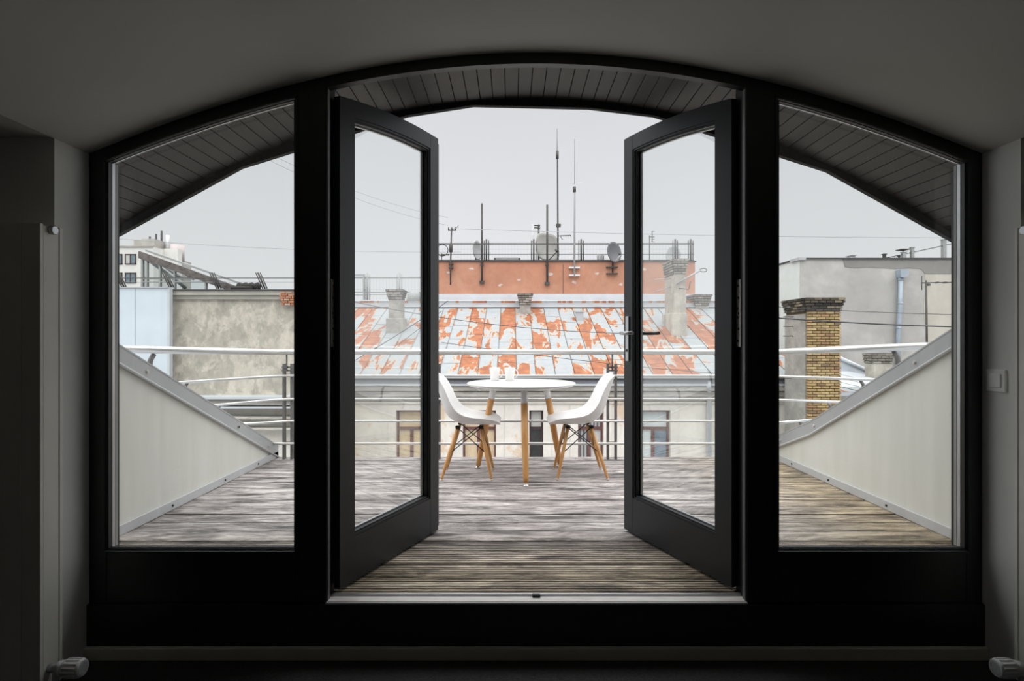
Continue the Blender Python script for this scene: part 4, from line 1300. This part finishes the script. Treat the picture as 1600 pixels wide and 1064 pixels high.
t = thing('panel_antenna', (ax(833, 24), 24, zt), 'pale upright panel antenna beside the big dish', 'antenna')
MB().box(ax(830, 24), ax(834.5, 24), 23.95, 24.08, az(378, 24), az(351, 24)).build('panel', 'antenna_pale', t, 0.02)
MB().tube([(ax(842, 24), 24.1, zt), (ax(842, 24), 24.1, az(350, 24))], 0.04, 8).build('mast', 'antenna_dark', t)
for p in (352, 355.5):
    MB().tube([(ax(834, 24), 24.02, az(p, 24)), (ax(844, 24), 24.1, az(p, 24))], 0.025, 6).build('arm', 'antenna_dark', t)
t = thing('yagi_aerial', (ax(1015, 24), 24, zt), 'small comb aerial on a thin mast seen through the right door', 'antenna')
MB().tube([(ax(1015, 24), 24, zt), (ax(1015, 24), 24, az(368, 24))], 0.025, 6).build('mast', 'antenna_dark', t)
MB().tube([(ax(1014, 24), 24, az(370, 24)), (ax(1022, 24), 24, az(370, 24))], 0.018, 6).build('boom', 'antenna_dark', t)
MB().tube([(ax(1019, 24), 24, az(378, 24)), (ax(1019, 24), 24, az(361, 24))], 0.018, 6).build('comb_spine', 'antenna_dark', t)
for k in range(5):
    MB().tube([(ax(1018, 24), 24, az(362 + 4 * k, 24)), (ax(1023, 24), 24, az(362 + 4 * k, 24))], 0.012, 5).build('element', 'antenna_dark', t)
# ventilation boxes on the block
t = thing('cooling_unit', (ax(793, 24.2), 24.2, zt), 'long low dark box lying on the orange block roof', 'roof unit')
MB().box(ax(772, 24.2), ax(813, 24.2), 24.1, 24.5, zt, az(402.5, 24.1)).build('casing', 'antenna_dark', t, 0.02)
MB().box(ax(775, 24.2), ax(810, 24.2), 24.05, 24.1, az(407, 24.1), az(403.5, 24.1)).build('front_panel', 'greenhouse_frame', t, 0.005)
t = thing('vent_drum', (ax(938.5, 24), 24, zt), 'small ribbed grey vent drum left of the dark dish', 'ventilator')
MB().lathe([(0.0, 0.40), (0.10, 0.41), (0.14, 0.37), (0.14, 0.0)], 18, Matrix.Translation((ax(938.5, 24), 24, zt))).build('drum', 'dish_mid', t)
for k in range(10):
    a = 2 * math.pi * k / 10
    MB().tube([(ax(938.5, 24) + 0.14 * math.cos(a), 24 + 0.14 * math.sin(a), zt + 0.01), (ax(938.5, 24) + 0.14 * math.cos(a), 24 + 0.14 * math.sin(a), zt + 0.36)], 0.012, 5).build('rib', 'antenna_dark', t)
# bracket aerial on the tall chimney
t = thing('chimney_aerial', (ax(1062, 18.5), 18.72, az(445, 18.6)), 'slanted tube aerial fixed to the tall plastered chimney', 'antenna')
MB().tube([(ax(1058, 18.6), 18.7, az(443, 18.6)), (ax(1093, 18.6), 18.5, az(423, 18.6))], 0.03, 8).build('boom', 'antenna_light', t)
q = [(ax(1099, 18.5) + 0.12 * math.cos(R(a)), 18.5, az(422, 18.5) + 0.06 * math.sin(R(a))) for a in range(0, 361, 30)]
MB().tube(q, 0.014, 5).build('loop', 'antenna_dark', t)
MB().tube([(ax(1062, 18.6), 18.7, az(450, 18.6)), (ax(1076, 18.6), 18.6, az(452, 18.6)), (ax(1078, 18.6), 18.55, az(440, 18.6))], 0.018, 6).build('stay', 'antenna_dark', t)
for pa, pb in (((1022, 437), (1038, 436)), ((1023, 456), (1040, 447))):
    MB().tube([(ax(pa[0], 19.2), 19.2, az(pa[1], 19.2)), (ax(pb[0] + 16, 19.2), 19.2, az(pb[1] - 1, 19.2))], 0.018, 6).build('arm', 'antenna_light', t)

# ------------------------------------------------------------------ left annex: plastered wall and pale blue cladding
YP = 14.0
an = thing('annex_building', (ax(365, YP), YP, -10), 'old beige plastered firewall with stepped cornice in the left window', 'building')
AX0, AX1 = ax(263, YP), ax(505, YP)
AT = az(455, YP)
box('wall', AX0, AX1, YP, YP + 1.35, az(622, YP), az(468, YP), 'annex_plaster', an)
box('lower_wall', AX0 + 0.1, AX1 - 0.0, YP + 0.25, YP + 1.35, -10, az(622, YP), 'facade_plaster', an)
box('cornice_course', AX0 - 0.02, AX1, YP - 0.09, YP + 1.35, az(468, YP), az(462, YP), 'annex_cornice', an, 0.01)
box('cornice_course', AX0 - 0.06, AX1, YP - 0.16, YP + 1.35, az(462, YP), AT, 'annex_cornice', an, 0.01)
box('coping', AX0 - 0.10, AX1, YP - 0.20, YP + 1.35, AT, AT + 0.03, 'antenna_dark', an)
for (p0, p1, pj, mt_) in ((617, 622, 0.30, 'tin_white'), (622, 632, 0.16, 'cornice_plaster'), (634, 637, 0.22, 'tin_white'), (650, 654, 0.18, 'cornice_plaster'), (668, 671, 0.12, 'cornice_plaster')):
    box('ledge', AX0 + 0.5, AX1, YP - pj, YP + 0.3, az(p1, YP), az(p0, YP), mt_, an, 0.01)
# patch of bare bricks in the cornice
for r_ in range(6):
    a0 = ax(440 + (2, 0, 1, 3, 5, 4)[r_], YP); a1 = ax(463, YP)
    course_bricks(an, 'brick_red', 'front', a0, a1, YP - 0.165, az(460 + 3.6 * r_, YP), 0.062, 0.15, 0.02, r_ % 2 == 1)
bp = thing('clad_wall', (ax(215, 13.62), 13.62, -10), 'pale blue sheet clad wall at the left edge of the left window', 'building')
Yb = 13.62
seams = [ax(p, Yb) for p in (60, 110, 160, 211, 262)]
for a, c2 in zip(seams, seams[1:]):
    box('cladding_panel', a + 0.006, c2 - 0.006, Yb, Yb + 0.05, az(640, Yb), az(450, Yb), 'blue_panel', bp, 0.004)
box('backing', seams[0], seams[-1] - 0.01, Yb + 0.05, Yb + 0.12, -10, az(451, Yb), 'tin_roof', bp)
box('top_strip', seams[0], seams[-1] + 0.03, Yb - 0.04, Yb + 0.12, az(450, Yb), az(448.3, Yb), 'flashing', bp)
box('corner_strip', seams[-1] - 0.006, seams[-1] + 0.05, Yb - 0.01, Yb + 0.12, az(640, Yb), az(450, Yb), 'tin_white', bp)

# glazed lean-to on the annex roof
YS = 14.35
gh = thing('glazed_leanto', (ax(300, YS), YS, AT), 'glazed lean-to skylight with a sloping dark roof edge on the annex', 'skylight')
pa, pb = at(216, 392, YS), at(376, 450, YS)
def slab(p, q2, th, y0, y1, nm, mat, parent):
    poly = [(p.x, p.z), (q2.x, q2.z), (q2.x, q2.z - th), (p.x, p.z - th)]
    return MB().prism(poly, 'y', y0, y1).build(nm, mat, parent)
slab(pa, pb, 0.18, YS, YS + 0.12, 'edge_beam', 'beam_slate', gh)
slab(pa + Vector((0.1, 0, 0.06)), pb + Vector((0.2, 0, 0.06)), 0.05, YS + 0.12, YS + 0.32, 'roof_sheet', 'greenhouse_frame', gh)
zb_ = AT + 0.03
for p in (219, 226):
    MB().box(ax(p, YS), ax(p + 3, YS), YS + 0.02, YS + 0.10, zb_, az(398, YS)).build('post', 'greenhouse_frame', gh)
for p, pt in ((247, 407), (270, 415), (319, 432)):
    MB().box(ax(p, YS), ax(p + 2.5, YS), YS + 0.02, YS + 0.10, zb_, az(pt, YS)).build('post', 'greenhouse_frame', gh)
MB().box(ax(220, YS), ax(322, YS), YS + 0.03, YS + 0.09, az(436, YS), az(433.5, YS)).build('transom', 'greenhouse_frame', gh)
MB().box(ax(220, YS), ax(350, YS), YS + 0.03, YS + 0.09, az(441, YS), az(439.5, YS)).build('transom', 'greenhouse_frame', gh)
for (x0, y0), (x1, y1), yy in (((226, 402), (262, 428), 0.3), ((262, 428), (290, 450), 0.3), ((245, 407), (285, 436), 0.7), ((285, 424), (303, 436), 0.5)):
    MB().tube([at(x0, y0, YS + yy), at(x1, y1, YS + yy)], 0.045, 6).build('rafter', 'greenhouse_frame', gh)
for a, c2, t0, t1 in ((222, 247, 397, 406), (249.5, 270, 409, 416), (272.5, 319, 417, 431)):
    poly = [(ax(a, YS), zb_), (ax(c2, YS), zb_), (ax(c2, YS), az(t1 + 2, YS)), (ax(a, YS), az(t0 + 2, YS))]
    MB().prism(poly, 'y', YS + 0.05, YS + 0.06).build('pane', 'thin_glass', gh)
# bundle of roofing felt
t = thing('felt_bundle', (ax(386, 14.2), 14.2, zb_), 'dark ragged roll of roofing felt lying on the annex top', 'roofing roll')
vs = []
q = MB()
Yq = 14.2
pr_ = [(ax(366 + 38 * i / 12, Yq), Yq + 0.1, az(447.5, Yq) - 0.0) for i in range(13)]
q.tube(pr_, [0.03] + [0.10 + 0.02 * math.sin(i * 2.1) for i in range(11)] + [0.05], 10)
q.build('roll', 'bitumen', t)
MB().tube([(ax(365, Yq), Yq - 0.12, zb_ + 0.06), (ax(397, Yq), Yq - 0.12, zb_ + 0.05)], [0.05, 0.055], 8).build('inner_roll', 'bitumen', t)
# slanted fence posts along the annex edge, with two wires
fn = thing('slanted_fence', (ax(300, 14.1), 14.1, AT), 'wire fence on slanted dark steel posts along the annex roof edge', 'fence')
for p in (188, 262, 336, 408):
    for k, dx in enumerate((-3.5, 0, 3.5)):
        yy = 14.1
        MB().tube([at(p + dx + 6, 451 if p > 270 else 449, yy), at(p + dx - 5, 426, yy)], 0.022 if k == 1 else 0.014, 6).build('post', 'antenna_dark', fn)
for py in (434.5, 441):
    MB().tube([at(170, py, 14.1), at(505, py, 14.1)], 0.010 if py < 440 else 0.005, 5).build('wire', 'antenna_dark' if py < 440 else 'cable_pale', fn)

# distant white office block
YD = 60.0
of = thing('office_block', (ax(230, YD), YD, -10), 'distant white office block with a round stair tower', 'building')
box('wall', ax(110, YD), ax(240, YD), YD, YD + 1.8, -10, az(386, YD), 'office_wall', of)
box('side_wing', ax(240, YD) - 0.5, ax(262, YD), YD + 1.8, YD + 2.6, -10, az(389, YD + 2), 'office_wall', of)
box('parapet', ax(110, YD), ax(240, YD), YD - 0.15, YD + 1.8, az(386, YD), az(384, YD), 'office_box', of)
for c_ in (178.5, 196, 158, 140):
    for r_ in (397, 426, 455):
        a, c2 = ax(c_, YD), ax(c_ + (17 if c_ > 190 else 13), YD)
        z1, z0_ = az(r_, YD), az(r_ + 16, YD)
        wd_ = 0.09
        q = MB()
        q.box(a, a + wd_, YD - 0.12, YD, z0_, z1); q.box(c2 - wd_, c2, YD - 0.12, YD, z0_, z1)
        q.box(a, c2, YD - 0.12, YD, z1 - wd_, z1); q.box(a, c2, YD - 0.12, YD, z0_, z0_ + wd_)
        q.box((a + c2) / 2 - 0.05, (a + c2) / 2 + 0.05, YD - 0.12, YD, z0_, z1)
        wo = q.build('window', 'window_frame_dark', of)
        box('pane', a + wd_, (a + c2) / 2 - 0.05, YD - 0.07, YD + 0.02, z0_ + wd_, z1 - wd_, 'curtain_grey' if r_ == 397 else 'glass_blue', wo)
        box('pane', (a + c2) / 2 + 0.05, c2 - wd_, YD - 0.07, YD + 0.02, z0_ + wd_, z1 - wd_, 'glass_blue', wo)
rt = (ax(289, YD + 4) - ax(262, YD + 4)) / 2
MB().lathe([(0, 0), (rt, 0), (rt, az(383.5, YD + 4) - az(407, YD + 4)), (0, az(383.5, YD + 4) - az(407, YD + 4))], 28, Matrix.Translation(((ax(289, YD + 4) + ax(257, YD + 4)) / 2, YD + 4, az(407, YD + 4)))).build('round_tower', 'office_tower', of)
box('tower_core', ax(258, YD + 4), ax(283, YD + 4), YD + 3, YD + 6, -10, az(406.5, YD + 4), 'office_box', of)
box('roof_box', ax(209, YD + 2), ax(226, YD + 2), YD + 2, YD + 5, az(386, YD), az(375, YD + 2), 'office_box', of)
box('roof_box', ax(226, YD + 2), ax(246, YD + 2), YD + 1.5, YD + 5, az(386, YD), az(374.5, YD + 2), 'office_box', of)
for p, tp in ((243.5, 358), (235, 363), (225, 367), (253.5, 365)):
    MB().tube([(ax(p, YD + 2), YD + 3, az(386, YD)), (ax(p, YD + 2), YD + 3, az(tp, YD + 2))], 0.10 if p < 250 else 0.25, 6).build('aerial', 'antenna_dark' if p < 250 else 'antenna_pale', of)

# ------------------------------------------------------------------ right: grey rendered building
YQ = 22.0
gb = thing('grey_building', (ax(1400, YQ), YQ, -10), 'windowless grey rendered building behind the brick chimney', 'building')
GX0, GX1 = ax(1250, YQ), ax(1620, YQ)
GT = az(405, YQ)
box('wall', GX0, GX1, YQ, YQ + 8, -10, GT, 'grey_render', gb)
box('side_coat', GX0 - 0.012, GX0, YQ + 0.02, YQ + 8, -10, GT, 'pale_side', gb)
def patch(pts, mat, th):
    MB().prism([(ax(p[0], YQ), az(p[1], YQ)) for p in pts], 'y', YQ - th, YQ + 0.01).build('render_patch', mat, gb)
patch([(1317, 405), (1320, 417), (1336, 418.5), (1352, 417.5), (1372, 418), (1398, 420), (1420, 418.5), (1437, 419.5), (1441, 422), (1445, 428), (1620, 428), (1620, 405)], 'grey_patch', 0.02)
patch([(1445, 428.5), (1446, 446), (1443, 480), (1447, 540), (1445, 600), (1620, 600), (1620, 428.5)], 'beige_patch', 0.012)
box('coping', GX0 - 0.06, GX1, YQ - 0.08, YQ + 8, GT, GT + 0.05, 'antenna_dark', gb)
box('coping_cap', GX0 - 0.1, ax(1257, YQ), YQ - 0.12, YQ + 0.6, GT - 0.04, GT + 0.06, 'flashing', gb)
Yq = YQ - 0.15
dp = thing('rain_pipe', (ax(1405, Yq), Yq, az(600, Yq)), 'blue grey rainwater pipe with box hopper on the grey wall', 'downpipe')
MB().tube([(ax(1407.5, Yq), Yq, az(430, Yq)), (ax(1406.5, Yq), Yq, az(480, Yq)), (ax(1403.5, Yq), Yq, az(525, Yq)), (ax(1401.5, Yq), Yq, az(640, Yq))], 0.085, 12).build('pipe', 'pipe_blue', dp)
q = MB().box(ax(1403, Yq), ax(1416, Yq), Yq - 0.16, YQ, az(429, Yq), az(422, Yq))
q.prism([(ax(1403, Yq), az(429, Yq)), (ax(1416, Yq), az(429, Yq)), (ax(1411, Yq), az(434, Yq)), (ax(1404, Yq), az(434, Yq))], 'y', Yq - 0.16, YQ)
q.build('hopper', 'pipe_blue', dp)
for p, c_ in ((436, 1407.4), (473, 1406.8), (511, 1404.3)):
    MB().tube([(ax(c_, Yq), Yq, az(p, Yq)), (ax(c_, Yq), Yq, az(p + 2, Yq))], 0.10, 12).build('pipe_joint', 'pipe_blue', dp)
zt3 = GT + 0.05
def stub(px0, px1, p_top, Y, mat, label, cap=False, round_=False):
    t = thing('roof_stub', ((ax(px0, Y) + ax(px1, Y)) / 2, Y, zt3), label, 'vent')
    X0, X1 = ax(px0, Y), ax(px1, Y)
    MB().box(X0, X1, Y, Y + (X1 - X0), zt3, az(p_top, Y)).build('shaft', mat, t, 0.01)
    MB().box(X0 - 0.02, X1 + 0.02, Y - 0.02, Y + (X1 - X0) + 0.02, az(p_top, Y), az(p_top, Y) + 0.03).build('lid', mat, t)
    if cap:
        MB().tube([((X0 + X1) / 2, Y + 0.1, az(p_top, Y)), ((X0 + X1) / 2, Y + 0.1, az(390, Y))], 0.02, 6).build('stem', 'antenna_dark', t)
        MB().box(X0 - 0.1, X1 + 0.1, Y - 0.05, Y + 0.3, az(390.3, Y), az(389, Y)).build('rain_cap', 'antenna_dark', t)
stub(1381, 1385, 397.5, 22.3, 'antenna_dark', 'short dark stub on the grey building, leftmost of the row')
stub(1404.5, 1407, 400.5, 22.3, 'antenna_dark', 'tiny black stub just left of the capped vent')
stub(1411, 1416.5, 394.5, 22.3, 'dish_mid', 'grey vent with a flat rain cap on the grey building', True)
stub(1424.5, 1429, 387, 22.3, 'greenhouse_frame', 'mid height steel post on the grey building right of the capped vent')
stub(1474, 1479.5, 374.5, 22.3, 'greenhouse_frame', 'tallest steel post on the grey building near the window edge')
t = thing('roof_lamp', (ax(1331, 22.6), 22.6, zt3), 'small white box on the grey building roof edge', 'roof unit')
MB().box(ax(1327, 22.6), ax(1335, 22.6), 22.5, 22.8, zt3, az(400, 22.6)).build('body', 'antenna_pale', t, 0.03)
MB().box(ax(1326, 22.6), ax(1336, 22.6), 22.45, 22.85, az(400, 22.6), az(399, 22.6)).build('lid', 'antenna_pale', t)
YA = 19.0
t = thing('yagi_aerial', (ax(1449, YA), YA, -0.25), 'aerial on a dark mast in front of the grey wall', 'antenna')
MB().tube([(ax(1449, YA), YA, -0.25), (ax(1447, YA), YA, az(438, YA))], 0.032, 8).build('mast', 'antenna_dark', t)
MB().tube([(ax(1440, YA), YA, az(442, YA)), (ax(1492, YA), YA, az(441, YA))], 0.018, 6).build('boom', 'antenna_dark', t)
MB().tube([(ax(1440.3, YA), YA, az(431, YA)), (ax(1440.3, YA), YA, az(453, YA))], 0.014, 6).build('reflector', 'antenna_dark', t)
for p in (1458, 1470, 1482):
    MB().tube([(ax(p, YA), YA - 0.25, az(441.5, YA)), (ax(p, YA), YA + 0.25, az(441.5, YA))], 0.010, 5).build('element', 'antenna_dark', t)
MB().box(ax(1450, YA), ax(1453, YA), YA - 0.03, YA + 0.05, az(446.5, YA), az(443.5, YA)).build('junction_box', 'antenna_dark', t)

# lower tin roofs around the brick chimney's foot
lr = thing('low_shed', (ax(1360, 17), 17, -10), 'low outbuilding with grey seamed tin roof right of the brick chimney', 'building')
LX0, LX1 = ax(1300, 16.0), ax(1470, 16.0)
L0, L1 = 15.6, 21.5
LZ0, LZ1 = az(612, L0), az(574, L1)
box('wall', LX0, LX1, L0 + 0.3, L1, -10, LZ0 - 0.05, 'facade_plaster', lr)
lsl = math.atan((LZ1 - LZ0) / (L1 - L0))
MB().prism([(L0, LZ0 - 0.015), (L1, LZ1 - 0.015), (L1, LZ0 - 0.2), (L0, LZ0 - 0.12)], 'x', LX0, LX1).build('roof', 'tin_roof', lr)
tinp = pmesh.copy(); tinp.materials.clear(); tinp.materials.append(M['tin_white'])
nn = int((LX1 - LX0) / PWD)
for i in range(nn):
    for a, c2 in ((0.0, 1.0), (1.0, 2.2), (2.2, 3.6), (3.6, 5.92)):
        Y = L0 + a * math.cos(lsl)
        me = pmesh if a == 0.0 and i < 2 else tinp
        put(me, 'roof_sheet', lr, (LX0 + PWD * (i + 0.5), Y, LZ0 + (LZ1 - LZ0) * (Y - L0) / (L1 - L0) - 0.008), (lsl, 0, 0), (1, c2 - a, 1))
# steep gable roof piece rising behind it
pp = [at(1312, 560, 20.5), at(1366, 584, 20.5), at(1312, 592, 20.5)]
MB().prism([(p_.x, p_.z) for p_ in pp], 'y', 20.5, 21.4).build('gable_sheet', 'tin_roof', lr)
MB().tube([at(1312, 559, 20.45), at(1368, 584.5, 20.45)], 0.07, 6).build('gable_verge', 'tin_white', lr)
roof_chimney('roof_chimney', 'short stubby brick-topped chimney below the rain pipe', ax(1366, 18.5), ax(1394, 18.5), 18.5, 19.0, az(552, 18.5), 4, 'chimney_plaster', 'brick_greyish', capw=0.06, zb=az(592, 18.5))

# ------------------------------------------------------------------ wires
def wire(label, a, c2, sag, r, mat='cable_dark'):
    pts = []
    for i in range(17):
        t = i / 16
        p = a.lerp(c2, t)
        pts.append((p.x, p.y, p.z - sag * 4 * t * (1 - t)))
    o = MB().tube(pts, r, 5).build('overhead_wire', mat)
    return tag(o, label, 'wire', 'overhead wires')
wire('thin wire strung from the utility pole rightward above the dishes', at(706, 357, 22.8), at(1640, 372, 20), 0.10, 0.011, 'cable_pale')
wire('thick dark cable crossing in front of the brick chimney', at(1130, 490, 13.5), at(1560, 512, 13.5), 0.06, 0.018)
wire('thin cable just above the thick one at the brick chimney', at(1130, 474, 14), at(1560, 493, 14), 0.05, 0.008)
wire('slanting cable on the grey building between the roof posts', at(1384, 403, 22.35), at(1560, 364, 22.35), 0.02, 0.016)
wire('thin wire low over the rusty roof from left to the right door handle', at(500, 460, 17), at(985, 521, 17), 0.25, 0.010)
wire('dark cable rising over the rusty roof behind the left door glass', at(470, 610, 14.5), at(700, 470, 20), 0.1, 0.013)
wire('second dark cable below it behind the left door glass', at(470, 640, 14.5), at(690, 486, 20), 0.1, 0.010)
wire('thin wire crossing the rusty roof behind the table', at(690, 535, 15.5), at(1240, 592, 15.0), 0.1, 0.008)
wire('upper of two faint wires high in the left sky', at(420, 240, 30), at(700, 340, 38), 0.4, 0.012, 'cable_pale')
wire('lower of two faint wires high in the left sky', at(420, 250, 30), at(700, 352, 38), 0.4, 0.012, 'cable_pale')
wire('faint wire behind the glazed lean-to across the left sky', at(150, 370, 40), at(720, 394, 40), 0.3, 0.016, 'cable_pale')
wire('short cable hanging down across the beige plastered wall', at(300, 462, 14.7), at(530, 505, 14.2), 0.05, 0.007)
